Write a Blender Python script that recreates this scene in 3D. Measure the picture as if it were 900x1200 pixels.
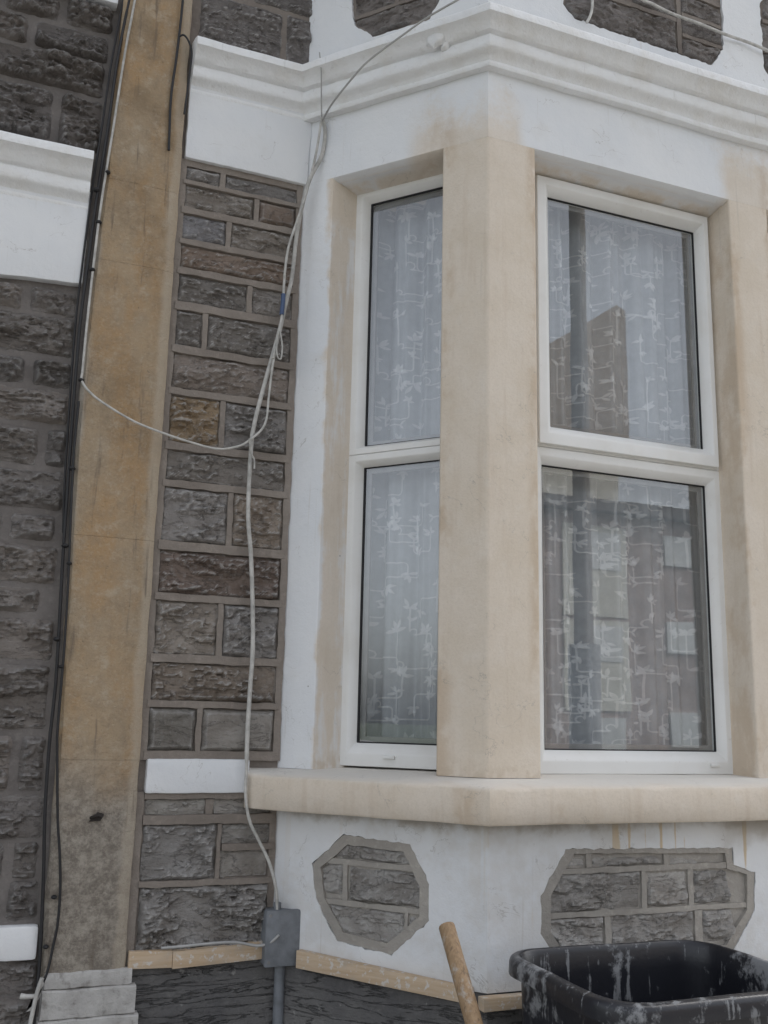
import bpy, bmesh, math, random
import numpy as np
from mathutils import Vector, Matrix, noise as mn
random.seed(7)
for o in list(bpy.data.objects): bpy.data.objects.remove(o)
S = bpy.context.scene
C = S.collection

# ------------------------------------------------------------------ camera
yaw, pit, rol = [math.radians(a) for a in (21.792, 11.77, 1.293)]
F = Vector((math.sin(yaw)*math.cos(pit), math.cos(yaw)*math.cos(pit), math.sin(pit)))
Rv = Vector((math.cos(yaw), -math.sin(yaw), 0)); Uv = Rv.cross(F)
Rc = Rv*math.cos(rol) + Uv*math.sin(rol); Uc = Uv*math.cos(rol) - Rv*math.sin(rol)
cam_d = bpy.data.cameras.new('camera'); cam = bpy.data.objects.new('camera', cam_d); C.objects.link(cam)
m = Matrix.Identity(4)
for i in range(3): m[i][0], m[i][1], m[i][2] = Rc[i], Uc[i], -F[i]
m.translation = Vector((-1.034, -2.368, 1.5)); cam.matrix_world = m
cam_d.sensor_fit = 'VERTICAL'; cam_d.sensor_height = 36; cam_d.lens = 1170.6/1200*36
cam_d.clip_start = .02; cam_d.clip_end = 2000
S.camera = cam

# ------------------------------------------------------------------ sky and sun (bright overcast)
SUN_EL, SUN_AZ = math.radians(48), math.radians(64)      # azimuth clockwise from +y (north)
W = bpy.data.worlds.new('World'); S.world = W; W.use_nodes = True
nt = W.node_tree; nt.nodes.clear()
sky = nt.nodes.new('ShaderNodeTexSky'); sky.sky_type = 'NISHITA'; sky.sun_disc = False
sky.sun_elevation = SUN_EL; sky.sun_rotation = SUN_AZ
sky.air_density = 1.0; sky.dust_density = 4.0; sky.ozone_density = 1.0
hs = nt.nodes.new('ShaderNodeHueSaturation'); hs.inputs['Saturation'].default_value = .27
bg = nt.nodes.new('ShaderNodeBackground'); bg.inputs['Strength'].default_value = .15
wo = nt.nodes.new('ShaderNodeOutputWorld')
nt.links.new(sky.outputs[0], hs.inputs['Color']); nt.links.new(hs.outputs[0], bg.inputs['Color']); nt.links.new(bg.outputs[0], wo.inputs['Surface'])
sd = bpy.data.lights.new('sun', 'SUN'); sun = bpy.data.objects.new('sun', sd); C.objects.link(sun)
sd.energy = 1.0; sd.angle = math.radians(25); sd.color = (1, .97, .93)
sdir = Vector((math.sin(SUN_AZ)*math.cos(SUN_EL), math.cos(SUN_AZ)*math.cos(SUN_EL), math.sin(SUN_EL)))
sun.rotation_euler = sdir.to_track_quat('Z', 'Y').to_euler(); sun.location = (0, -20, 30)
vs = S.view_settings; vs.view_transform = 'Standard'; vs.look = 'None'; vs.exposure = 1.2; vs.gamma = 1; vs.use_curve_mapping = False
S.render.engine = 'CYCLES'

# ------------------------------------------------------------------ material helpers
class MT:
    def __init__(s, name, rough=.8, spec=.3):
        s.m = bpy.data.materials.new(name); s.m.use_nodes = True
        s.t = s.m.node_tree; s.b = s.t.nodes['Principled BSDF']
        s.b.inputs['Roughness'].default_value = rough; s.b.inputs['Specular IOR Level'].default_value = spec
        s._pos = None; s.bump_prev = None
    def n(s, ty, **k):
        x = s.t.nodes.new('ShaderNode'+ty)
        for a, v in k.items(): setattr(x, a, v)
        return x
    def put(s, sock, v):
        if isinstance(v, bpy.types.NodeSocket): s.t.links.new(v, sock)
        else:
            if isinstance(v, (tuple, list)) and len(v) == 3 and sock.type == 'RGBA': v = (*v, 1)
            sock.default_value = v
    def pos(s):
        if s._pos is None: s._pos = s.n('TexCoord').outputs['Object']
        return s._pos
    def xyz(s):
        x = s.n('SeparateXYZ'); s.put(x.inputs[0], s.pos()); return x.outputs
    def scaled(s, sc, off=(0, 0, 0)):
        x = s.n('Mapping'); s.put(x.inputs['Vector'], s.pos()); x.inputs['Scale'].default_value = sc; x.inputs['Location'].default_value = off
        return x.outputs[0]
    def noise(s, scale, detail=4, rough=.6, vec=None, dist=0):
        x = s.n('TexNoise'); x.inputs['Scale'].default_value = scale; x.inputs['Detail'].default_value = detail
        x.inputs['Roughness'].default_value = rough; x.inputs['Distortion'].default_value = dist
        s.put(x.inputs['Vector'], vec if vec is not None else s.pos()); return x.outputs['Fac']
    def voro(s, scale, vec=None, feat='F1'):
        x = s.n('TexVoronoi', feature=feat); x.inputs['Scale'].default_value = scale
        s.put(x.inputs['Vector'], vec if vec is not None else s.pos()); return x.outputs['Distance']
    def rng(s, v, a, b, c=0., d=1., smooth=True):
        x = s.n('MapRange'); x.interpolation_type = 'SMOOTHSTEP' if smooth else 'LINEAR'
        s.put(x.inputs[0], v)
        for i, q in enumerate((a, b, c, d)): s.put(x.inputs[i+1], q)
        return x.outputs[0]
    def math(s, op, a, b=0., c=0.):
        x = s.n('Math', operation=op); s.put(x.inputs[0], a); s.put(x.inputs[1], b)
        if op == 'MULTIPLY_ADD': s.put(x.inputs[2], c)
        return x.outputs[0]
    def mix(s, f, a, b, mode='MIX'):
        x = s.n('Mix', data_type='RGBA', blend_type=mode); s.put(x.inputs[0], f); s.put(x.inputs[6], a); s.put(x.inputs[7], b); return x.outputs[2]
    def color(s, c): s.put(s.b.inputs['Base Color'], c)
    def bump(s, h, strength=.5, dist=.004):
        x = s.n('Bump'); x.inputs['Strength'].default_value = strength; x.inputs['Distance'].default_value = dist
        s.put(x.inputs['Height'], h)
        if s.bump_prev is not None: s.t.links.new(s.bump_prev, x.inputs['Normal'])
        s.bump_prev = x.outputs[0]; s.put(s.b.inputs['Normal'], s.bump_prev)
    def rough(s, v): s.put(s.b.inputs['Roughness'], v)
WHITE = (.755, .765, .775); CREAM = (.69, .615, .525)

def mat_paint(name, cream=None, dado=False):
    k = MT(name, .75, .25)
    X = k.xyz(); x, y, z = X[0], X[1], X[2]
    n1 = k.noise(9, 5); n2 = k.noise(38, 4); n3 = k.noise(3, 4)
    w = k.mix(k.rng(n3, .35, .7), WHITE, (.70, .72, .745))
    w = k.mix(k.rng(n1, .55, .8, 0, .35), w, (.60, .585, .55))                       # faint grime
    cr = k.mix(k.rng(n1, .3, .7), CREAM, (.64, .56, .46))
    cr = k.mix(k.rng(k.noise(26, 5), .5, .75, 0, .3), cr, (.70, .655, .59))
    cr = k.mix(k.rng(k.noise(4, 4, vec=k.scaled((9, 9, .8))), .52, .72, 0, .35), cr, (.55, .45, .35))
    cr = k.mix(k.rng(k.noise(170, 4, .7), .42, .66, 0, .22), cr, (.52, .45, .37))
    sn = k.noise(5, 5, .65, vec=k.scaled((1.5, 1.5, .6)))
    for xe in (.126, -.075, .74, .862):
        cr = k.mix(k.math('MULTIPLY', k.rng(k.math('ABSOLUTE', k.math('SUBTRACT', x, xe)), .004, .030, 1, 0), k.rng(k.math('MULTIPLY_ADD', n2, .2, sn), .54, .68, 0, .6)), cr, (.50, .385, .27))
    cr = k.mix(k.math('MULTIPLY', k.math('MULTIPLY', k.rng(z, 1.376, 1.386), k.rng(k.math('MULTIPLY_ADD', n1, .05, z), 1.40, 1.46, 1, 0)), k.rng(n2, .4, .6, 0, .6)), cr, (.50, .41, .31))
    if cream == 'all': col = cr
    elif cream == 'sill':
        col = k.mix(k.rng(k.math('ADD', z, k.math('MULTIPLY', n1, .02)), 1.372, 1.388), cr, (.68, .65, .60))
    elif cream == 'fascia':   # sandy coating feathered over the white paint at the heads of the piers
        zz = k.math('MULTIPLY_ADD', n1, -.16, z); zz = k.math('MULTIPLY_ADD', n2, -.11, zz); zz = k.math('MULTIPLY_ADD', k.noise(120, 4), -.06, zz)
        up = k.rng(zz, 2.76, 2.90, .85, 0)
        ax = k.math('ABSOLUTE', k.math('ADD', x, .02)); ax = k.math('MULTIPLY_ADD', n1, .06, ax)
        m1 = k.rng(ax, .11, .165, 1, 0)
        m2 = k.math('MULTIPLY', k.rng(k.math('MULTIPLY_ADD', n1, .1, x), .73, .80), k.rng(zz, 2.80, 2.95, .85, 0))
        f = k.math('MAXIMUM', k.math('MULTIPLY', up, m1), m2)
        sof = k.math('MULTIPLY', k.rng(z, 2.889, 2.897, 1, 0), k.rng(k.math('MULTIPLY_ADD', n2, .3, n1), .48, .72, .15, .85))
        col = k.mix(k.math('MAXIMUM', f, sof), w, cr)
    elif cream == 'jamb':     # white jamb, sandy patches on its splay and at its head
        j = k.math('MULTIPLY_ADD', n1, .05, x)                                    # x grows towards the window
        f1 = k.math('MULTIPLY', k.rng(j, -.262, -.25), k.rng(k.math('MULTIPLY_ADD', n2, .25, k.noise(5, 5, vec=k.scaled((7, 7, .8)))), .46, .66, .25, .9))
        f2 = k.math('MULTIPLY', k.rng(j, -.275, -.262), k.rng(k.math('MULTIPLY_ADD', n2, .1, z), 2.76, 2.84))
        col = k.mix(k.math('MAXIMUM', f1, f2), w, cr)
        col = k.mix(k.math('MULTIPLY', k.rng(k.voro(16), .035, .05, 1, 0), .8), col, (.25, .24, .23))
    else: col = w
    if dado:
        streak = k.math('MULTIPLY_ADD', n2, .10, k.noise(1.0, 2, vec=k.scaled((36, 36, .7))))
        dr = k.math('MULTIPLY', k.rng(streak, .655, .70), k.rng(k.math('MULTIPLY_ADD', n1, .12, z), 1.10, 1.28, .05, .9))
        col = k.mix(k.math('MULTIPLY', dr, k.rng(x, -.02, .05, .10, .95)), col, (.60, .47, .30))
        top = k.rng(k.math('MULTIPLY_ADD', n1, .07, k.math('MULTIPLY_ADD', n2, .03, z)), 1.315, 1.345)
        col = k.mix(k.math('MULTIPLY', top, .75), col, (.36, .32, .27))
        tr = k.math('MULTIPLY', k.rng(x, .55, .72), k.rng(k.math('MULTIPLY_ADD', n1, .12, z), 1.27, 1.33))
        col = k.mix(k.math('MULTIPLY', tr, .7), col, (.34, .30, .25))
        lo = k.rng(k.math('MULTIPLY_ADD', n1, .06, z), .99, 1.04, .35, 0)
        col = k.mix(lo, col, (.50, .47, .42)); col = k.mix(k.rng(k.math('MULTIPLY_ADD', n2, .3, k.noise(3, 5)), .62, .8, 0, .35), col, (.55, .51, .45))
        col = k.mix(k.rng(k.voro(7), .02, .026, .9, 0), col, (.10, .09, .08))
    crk = k.math('ABSOLUTE', k.math('SUBTRACT', k.noise(6, 6, .55, dist=.4), .5))
    col = k.mix(k.math('MULTIPLY', k.rng(crk, 0, .004, .45, 0), k.rng(n1, .5, .6)), col, (.30, .28, .26))
    ru = k.noise(3, 3, vec=k.scaled((30, 30, 1.0))); col = k.mix(k.math('MULTIPLY', k.rng(ru, .60, .72), k.rng(n3, .45, .62, 0, .28)), col, (.47, .43, .37))
    spots = k.rng(k.voro(45), .02, .05, .5, 0)
    col = k.mix(k.math('MULTIPLY', spots, k.rng(n3, .5, .6)), col, (.33, .31, .29))
    k.color(col)
    k.bump(n3, .25, .03); k.bump(k.noise(55, 3), .18, .006); k.bump(k.noise(230, 3), .32, .002)
    return k.m
M = {}
M['white'] = mat_paint('white_masonry_paint')
M['fascia'] = mat_paint('fascia_paint', 'fascia')
M['jamb'] = mat_paint('jamb_paint', 'jamb')
M['cream'] = mat_paint('sandy_stone_paint', 'all')
M['sill'] = mat_paint('sill_paint', 'sill')
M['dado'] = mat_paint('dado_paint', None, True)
k = MT('cornice_paint', .75, .25)
n1 = k.noise(14, 5); c = k.mix(k.rng(n1, .4, .75), (.80, .81, .82), (.74, .735, .72))
c = k.mix(k.rng(k.noise(3, 4, vec=k.scaled((26, 26, 1.5))), .62, .76, 0, .35), c, (.45, .44, .43))
c = k.mix(k.rng(k.noise(48, 5), .60, .74, 0, .3), c, (.52, .50, .48))
k.color(c); k.bump(n1, .4, .012); k.bump(k.noise(90, 4), .5, .005); k.bump(k.noise(260, 3), .4, .002); M['cornice'] = k.m
# pitched-face sandstone; every stone's own colour comes from the object
def mat_stone(name, dark=1.0):
    k = MT(name, .85, .35)
    oi = k.n('ObjectInfo'); base = oi.outputs['Color']
    n1 = k.noise(14, 6); n2 = k.noise(60, 6, .7); lay = k.noise(11, 6, .65, vec=k.scaled((1, 1, 3.2)))
    c = k.mix(k.rng(n1, .3, .7), base, (.68, .66, .64), 'MULTIPLY')
    c = k.mix(k.rng(lay, .42, .7, 0, .5), c, (.55, .51, .47), 'MULTIPLY')
    c = k.mix(k.rng(n2, .48, .72, 0, .5), c, (.31*dark, .295*dark, .285*dark))
    c = k.mix(k.rng(k.noise(150, 4, .7), .60, .72, 0, .35), c, (.36*dark, .35*dark, .34*dark))
    cr = k.math('ABSOLUTE', k.math('SUBTRACT', k.noise(9, 6, .62, vec=k.scaled((1, 1, 2.4)), dist=.5), .5))
    c = k.mix(k.rng(cr, 0, .011, .5, 0), c, (.06, .055, .052))
    gp = k.n('NewGeometry'); pt = gp.outputs['Pointiness']
    c = k.mix(k.rng(pt, .512, .57, 0, .6), c, (.46*dark, .45*dark, .44*dark))
    k.color(c)
    k.bump(k.rng(cr, 0, .02), .5, .006); k.bump(lay, .8, .012); k.bump(n2, .8, .007); k.bump(k.noise(190, 5, .7), .7, .0025); k.rough(k.rng(n2, .3, .7, .65, .95))
    return k.m
M['stone'] = mat_stone('pitched_sandstone'); M['stone_dark'] = mat_stone('soot_dark_sandstone', .6)
def mat_mortar(name, a, b, extra=None):
    k = MT(name, .95, .15)
    n1 = k.noise(8, 5); n2 = k.noise(70, 5)
    c = k.mix(k.rng(n1, .3, .7), a, b); c = k.mix(k.rng(n2, .5, .75, 0, .45), c, tuple(q*1.35 for q in a))
    c = k.mix(k.rng(k.noise(3, 4), .5, .7, 0, .5), c, tuple(q*.7 for q in b))
    k.color(c); k.bump(n2, .6, .005); k.bump(k.noise(320, 3), .6, .002); return k.m
M['mortar'] = mat_mortar('brown_grey_mortar', (.24, .212, .188), (.19, .165, .147))
M['pointing'] = mat_mortar('ribbon_pointing', (.28, .247, .218), (.225, .196, .172))
M['pale_pointing'] = mat_mortar('pale_pointing', (.41, .385, .35), (.34, .318, .29))
M['mortar_dark'] = mat_mortar('sooty_mortar', (.20, .184, .174), (.155, .142, .135))
k = MT('pier_sandstone', .92, .15)
X = k.xyz(); n1 = k.noise(6, 6); n2 = k.noise(45, 6, .7)
c = k.mix(k.rng(n1, .3, .68), (.41, .305, .195), (.36, .285, .20))
c = k.mix(k.rng(k.noise(5, 4, vec=k.scaled((2.2, 1, .8))), .42, .64, 0, .75), c, (.39, .255, .135))
c = k.mix(k.rng(n2, .42, .7, 0, .5), c, (.27, .215, .155))
c = k.mix(k.rng(k.noise(140, 4), .5, .7, 0, .45), c, (.46, .38, .28)); c = k.mix(k.rng(k.noise(3.2, 6, .7), .50, .68, 0, .65), c, (.21, .155, .10)); c = k.mix(k.rng(k.noise(95, 5, .75), .60, .70, 0, .6), c, (.16, .125, .09)); c = k.mix(k.rng(k.noise(24, 6, .75), .52, .68, 0, .55), c, (.47, .40, .31))
low = k.rng(k.math('MULTIPLY_ADD', n1, .25, X[2]), 1.40, 1.58, 1, 0)
c = k.mix(low, c, k.mix(k.rng(k.math('MULTIPLY_ADD', k.noise(160, 5, .75), .6, n2), .62, .98), (.37, .335, .285), (.20, .175, .148)))
edge = k.rng(k.math('MULTIPLY_ADD', n1, .05, X[0]), -.845, -.825, .75, 0)
c = k.mix(edge, c, (.40, .375, .335)); edge = k.rng(k.math('MULTIPLY_ADD', n1, -.04, X[0]), -.725, -.71, 0, .6)
c = k.mix(edge, c, (.47, .41, .33))
c = k.mix(k.rng(k.noise(7, 4, vec=k.scaled((6, 1, .5))), .58, .72, 0, .7), c, (.15, .12, .095))
k.color(c); k.bump(n1, .35, .02); k.bump(n2, .7, .006); k.bump(k.noise(210, 4), .8, .003); M['pier'] = k.m
k = MT('scratched_render', .85, .3)
n1 = k.noise(5, 5); sc = k.noise(7, 5, vec=k.scaled((1.5, 1.5, 12))); c = k.mix(k.rng(n1, .3, .7), (.105, .103, .105), (.165, .16, .155))
c = k.mix(k.rng(k.noise(60, 5), .5, .75, 0, .5), c, (.19, .185, .18)); scr = k.math('ABSOLUTE', k.math('SUBTRACT', k.noise(4, 4, vec=k.scaled((1.2, 1.2, 9)), dist=.3), .5)); c = k.mix(k.rng(scr, 0, .02, .6, 0), c, (.05, .05, .05))
c = k.mix(k.rng(k.noise(30, 5), .64, .72, 0, .7), c, (.34, .33, .32)); k.color(c)
k.bump(k.rng(scr, 0, .03), .8, .008); k.bump(sc, .6, .008); k.bump(k.noise(50, 5), .7, .008); k.bump(k.noise(250, 3), .5, .002); M['render'] = k.m
k = MT('limewashed_brick', .9, .2)
n1 = k.noise(12, 6); c = k.mix(k.rng(n1, .35, .65), (.52, .51, .49), (.38, .365, .35)); c = k.mix(k.rng(k.noise(50, 5), .52, .7, 0, .6), c, (.20, .185, .17))
k.color(c); k.bump(n1, .5, .012); k.bump(k.noise(120, 4), .6, .004); M['lime'] = k.m
k = MT('upvc', .38, .45)
n1 = k.noise(7, 4); c = k.mix(k.rng(n1, .4, .75), (.75, .75, .735), (.69, .68, .65)); c = k.mix(k.rng(k.noise(90, 4), .62, .75, 0, .35), c, (.52, .49, .45))
k.color(c); M['upvc'] = k.m
k = MT('rubber_gasket', .6, .3); k.color((.018, .018, .02)); M['rubber'] = k.m
k = MT('window_glass')
ge = k.n('NewGeometry'); dt = k.n('VectorMath', operation='DOT_PRODUCT'); k.put(dt.inputs[0], ge.outputs['Normal']); k.put(dt.inputs[1], ge.outputs['Incoming'])
inc = k.math('SUBTRACT', 1., k.math('ABSOLUTE', dt.outputs['Value'])); FRES = k.math('MULTIPLY_ADD', k.math('POWER', inc, 5.), .85, .145)
tr = k.n('BsdfTransparent'); tr.inputs[0].default_value = (.95, .97, .97, 1)
gl = k.n('BsdfGlossy'); gl.inputs['Roughness'].default_value = .0; gl.inputs[0].default_value = (.95, .97, 1, 1)
bp = k.n('Bump'); bp.inputs['Strength'].default_value = .012; bp.inputs['Distance'].default_value = .01; k.put(bp.inputs['Height'], k.noise(5, 1)); k.t.links.new(bp.outputs[0], gl.inputs['Normal'])
df = k.n('BsdfDiffuse'); df.inputs[0].default_value = (.5, .5, .49, 1)
mx = k.n('MixShader'); k.put(mx.inputs[0], FRES); k.put(mx.inputs[1], tr.outputs[0]); k.put(mx.inputs[2], gl.outputs[0])
mx2 = k.n('MixShader'); k.put(mx2.inputs[0], k.rng(k.noise(9, 5), .4, .8, .015, .07)); k.put(mx2.inputs[1], mx.outputs[0]); k.put(mx2.inputs[2], df.outputs[0])
k.put(k.t.nodes['Material Output'].inputs[0], mx2.outputs[0]); M['glass'] = k.m
def mat_net(name, alpha, col):
    k = MT(name)
    d = k.n('BsdfDiffuse'); d.inputs[0].default_value = (*col, 1); t = k.n('BsdfTranslucent'); t.inputs[0].default_value = (*col, 1)
    a = k.n('MixShader'); a.inputs[0].default_value = .2; k.put(a.inputs[1], d.outputs[0]); k.put(a.inputs[2], t.outputs[0])
    tp = k.n('BsdfTransparent'); b_ = k.n('MixShader'); k.put(b_.inputs[0], k.rng(k.noise(25, 3), .2, .8, alpha-.06, alpha+.06)); k.put(b_.inputs[1], tp.outputs[0]); k.put(b_.inputs[2], a.outputs[0])
    k.put(k.t.nodes['Material Output'].inputs[0], b_.outputs[0]); return k.m
M['net'] = mat_net('net_curtain', .70, (.58, .61, .65)); M['lace'] = mat_net('lace_embroidery', .595, (.90, .91, .93))
k = MT('room_paint', .9); k.color((.30, .29, .28)); M['room'] = k.m
def plain(name, col, rough=.6, var=.25, spec=.4, scale=20, bump=0):
    k = MT(name, rough, spec); n1 = k.noise(scale, 4)
    k.color(k.mix(k.rng(n1, .3, .75), col, tuple(q*(1-var) for q in col)))
    if bump: k.bump(k.noise(scale*4, 4), .5, bump)
    return k.m
M['wcable'] = plain('white_cable', (.56, .55, .52), .55, .4, .3, 40); M['gcable'] = plain('grey_cable', (.42, .42, .41), .55)
M['bcable'] = plain('black_cable', (.022, .022, .024), .5); M['tape'] = plain('blue_tape', (.07, .11, .21), .5)
M['greybox'] = plain('grey_plastic', (.21, .225, .245), .5, .35, .4, 30, .001); M['iron'] = plain('rusty_iron', (.03, .025, .022), .8)
k = MT('sawn_timber', .75, .25); g = k.noise(4, 5, vec=k.scaled((3, 3, 40))); c = k.mix(k.rng(g, .3, .7), (.58, .46, .335), (.50, .375, .25))
c = k.mix(k.rng(k.noise(18, 5), .5, .72, 0, .7), c, (.42, .37, .31)); c = k.mix(k.rng(k.noise(75, 5), .56, .64, 0, .8), c, (.62, .60, .57)); k.color(c); k.bump(g, .4, .002); M['timber'] = k.m
k = MT('worn_ash_handle', .6, .3); g = k.noise(6, 5, vec=k.scaled((30, 30, 2))); c = k.mix(k.rng(g, .3, .7), (.37, .255, .15), (.27, .18, .105))
c = k.mix(k.rng(k.noise(45, 5), .52, .66, 0, .75), c, (.44, .41, .37)); c = k.mix(k.rng(k.noise(12, 5, vec=k.scaled((9, 9, 1))), .56, .7, 0, .7), c, (.13, .09, .06)); k.color(c); k.bump(g, .6, .002); M['ash'] = k.m
k = MT('black_plastic', .34, .5)
n1 = k.noise(5, 6, .65, vec=k.scaled((1.5, 1.5, .8)), dist=.6); n2 = k.noise(32, 6, .7); n3 = k.noise(4, 5, vec=k.scaled((14, 14, 1.4)))
f = k.math('MAXIMUM', k.rng(k.math('MULTIPLY_ADD', n2, .55, n1), .80, .90, 0, .62), k.rng(k.math('MULTIPLY_ADD', n2, .4, n3), .78, .86, 0, .5))
gz = k.xyz()[2]; f = k.math('MULTIPLY', f, k.rng(gz, -.22, -.04, .55, 1))
k.color(k.mix(f, (.016, .017, .022), (.36, .37, .38))); k.rough(k.rng(f, 0, .5, .33, .85)); k.bump(n2, .25, .003); M['tub'] = k.m
M['steel'] = plain('dull_steel', (.25, .25, .25), .45)
M['concrete'] = plain('concrete_paving', (.36, .35, .33), .95, .4, .2, 3, .004); M['asphalt'] = plain('asphalt', (.05, .05, .052), .9, .3, .3, 6)
M['kerb'] = plain('kerb_stone', (.28, .27, .26), .9, .3); M['grass'] = plain('verge', (.07, .09, .045), .95)
M['brick'] = plain('brown_brick', (.45, .34, .29), .9, .35, .2, 2); M['panel'] = plain('pale_panel', (.74, .70, .60), .7, .15)
M['roof_cap'] = plain('dark_roof', (.12, .105, .10), .8); M['tile'] = plain('brown_tile', (.40, .30, .21), .9); M['dglass'] = plain('far_glass', (.10, .115, .125), .5, .2, .2)
M['wood'] = plain('creosoted_pole', (.17, .14, .115), .9)

# ------------------------------------------------------------------ mesh helpers
def link(name, me, mat, parent=None, smooth=None):
    me.materials.append(M[mat] if isinstance(mat, str) else mat)
    if smooth is not None:
        me.shade_smooth()
        if smooth < 180: me.set_sharp_from_angle(angle=math.radians(smooth))
    o = bpy.data.objects.new(name, me); C.objects.link(o)
    if parent is not None: o.parent = parent
    return o
def from_bm(name, bm, mat, parent=None, smooth=None, recalc=True):
    if recalc: bmesh.ops.recalc_face_normals(bm, faces=bm.faces)
    me = bpy.data.meshes.new(name); bm.to_mesh(me); bm.free(); return link(name, me, mat, parent, smooth)
def empty(name, loc=(0, 0, 0)):
    o = bpy.data.objects.new(name, None); C.objects.link(o); o.location = loc; return o
def tag(o, label, cat, group=None):
    o['label'] = label; o['category'] = cat
    if group: o['group'] = group
    return o
def struct(o): o['kind'] = 'structure'; return o
B = .411; A = math.radians(49.86); TH = math.tan(A/2)
DC = Vector((-math.cos(A), math.sin(A), 0)); NC = Vector((-math.sin(A), -math.cos(A), 0))
XJ = -B/math.tan(A); LC = B/math.sin(A); XM = 1.598              # XM: width of the bay's front
def f_main(u, z, o=0): return Vector((u, -o, z))
def f_front(u, z, o=0): return Vector((u, -B-o, z))
def f_cant(t, z, o=0): v = Vector((0, -B, 0))+DC*t+NC*o; v.z = z; return v
def f_cant2(t, z, o=0): v = f_cant(t, z, o); v.x = XM-v.x; return v
def corner(o): return Vector((-TH*o, -B-o, 0))
def junc(o): return Vector((-(o+math.cos(A)*(B-o))/math.sin(A), -o, 0))
def mir(v): return Vector((XM-v.x, v.y, v.z))
def prism(bm, pts, lo, hi):
    """closed prism from a loop of points given by fn(level)"""
    a = [bm.verts.new(p) for p in [q(lo) for q in pts]]; b = [bm.verts.new(p) for p in [q(hi) for q in pts]]
    n = len(pts)
    bm.faces.new(a); bm.faces.new(list(reversed(b)))
    for i in range(n): bm.faces.new((a[i], b[i], b[(i+1) % n], a[(i+1) % n]))
def bevel(bm, w, seg=2, ang=.5, sel=None):
    bmesh.ops.recalc_face_normals(bm, faces=bm.faces)
    es = [e for e in bm.edges if len(e.link_faces) == 2 and e.calc_face_angle(0) > ang and (sel is None or sel(e))]
    bmesh.ops.bevel(bm, geom=es, offset=w, segments=seg, profile=.6, affect='EDGES')
def plan_prism(name, pts, z0, z1, mat, parent, bev=0, vertical_only=True):
    bm = bmesh.new(); P = [Vector(p) for p in pts]
    prism(bm, [lambda z, p=p: Vector((p.x, p.y, z)) for p in P], z0, z1)
    if bev: bevel(bm, bev, 3, .3, (lambda e: abs(e.verts[0].co.z-e.verts[1].co.z) > .05) if vertical_only else None)
    return from_bm(name, bm, mat, parent, 40 if bev else None)
def slab(name, f, poly, o0, o1, mat, parent, bev=0, jit=0, seed=0, step=.012):
    """polygon in the plane of frame f, extruded from offset o0 to o1; jit roughens its outline"""
    if jit:
        q = []; rnd = random.Random(seed)
        for i in range(len(poly)):
            a, b = Vector(poly[i]), Vector(poly[(i+1) % len(poly)]); n = max(1, int((b-a).length/step))
            for j in range(n):
                p = a.lerp(b, j/n); d = mn.noise_vector(Vector((p.x*45+seed, p.y*45, seed*.37)))
                q.append((p.x+d.x*jit, p.y+d.y*jit))
        poly = q
    bm = bmesh.new(); prism(bm, [lambda o, p=p: f(p[0], p[1], o) for p in poly], o0, o1)
    if bev: bevel(bm, bev, 2, .6)
    return from_bm(name, bm, mat, parent, 35 if (bev or jit) else None)
def rectp(a, b, c, d): return [(a, c), (b, c), (b, d), (a, d)]
def sweep(name, prof, stations, mat, parent, wav=0, smooth=40, step=.03, seed=0):
    """closed profile [(o,z)] swept along plan stations (functions of o); wav = hand-made unevenness"""
    bm = bmesh.new(); rows = []; secs = []
    for s in range(len(stations)-1):
        L = (stations[s+1](0)-stations[s](0)).length; n = max(1, int(L/step)) if wav else 1
        for j in range(n + (s == len(stations)-2)): secs.append((s, j/n))
    for s, t in secs:
        r = []
        for (o, z) in prof:
            p = stations[s](o).lerp(stations[s+1](o), t); q = Vector((p.x, p.y, z))
            if wav:
                d = mn.noise_vector(Vector((q.x*7+seed, q.y*7, z*9)))+mn.noise_vector(Vector((q.x*28+seed, q.y*28, z*28)))*.45
                q = q+d*wav
            r.append(bm.verts.new(q))
        rows.append(r)
    n = len(prof)
    for a, b in zip(rows, rows[1:]):
        for i in range(n): bm.faces.new((a[i], a[(i+1) % n], b[(i+1) % n], b[i]))
    bm.faces.new(rows[0]); bm.faces.new(list(reversed(rows[-1])))
    return from_bm(name, bm, mat, parent, smooth)
def tube(name, pts, r, mat, parent=None, sub=5, sides=8, caps=True):
    P = [Vector(p) for p in pts]; Q = []
    for i in range(len(P)-1):
        p0, p1, p2, p3 = P[max(i-1, 0)], P[i], P[i+1], P[min(i+2, len(P)-1)]
        for j in range(sub):
            t = j/sub; Q.append(.5*((2*p1)+(p2-p0)*t+(2*p0-5*p1+4*p2-p3)*t*t+(3*p1-p0-3*p2+p3)*t**3))
    Q.append(P[-1]); bm = bmesh.new(); rings = []; up = Vector((0, -1, .1)).normalized()
    for i, q in enumerate(Q):
        d = (Q[min(i+1, len(Q)-1)]-Q[max(i-1, 0)]).normalized(); a = d.cross(up)
        a = a.normalized() if a.length > 1e-4 else Vector((1, 0, 0)); b = d.cross(a).normalized()
        rr = r(i/(len(Q)-1)) if callable(r) else r
        rings.append([bm.verts.new(q+(a*math.cos(t)+b*math.sin(t))*rr) for t in [2*math.pi*s/sides for s in range(sides)]])
    for x, y in zip(rings, rings[1:]):
        for s in range(sides): bm.faces.new((x[s], x[(s+1) % sides], y[(s+1) % sides], y[s]))
    if caps: bm.faces.new(rings[0]); bm.faces.new(list(reversed(rings[-1])))
    return from_bm(name, bm, mat, parent, 60)
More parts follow.
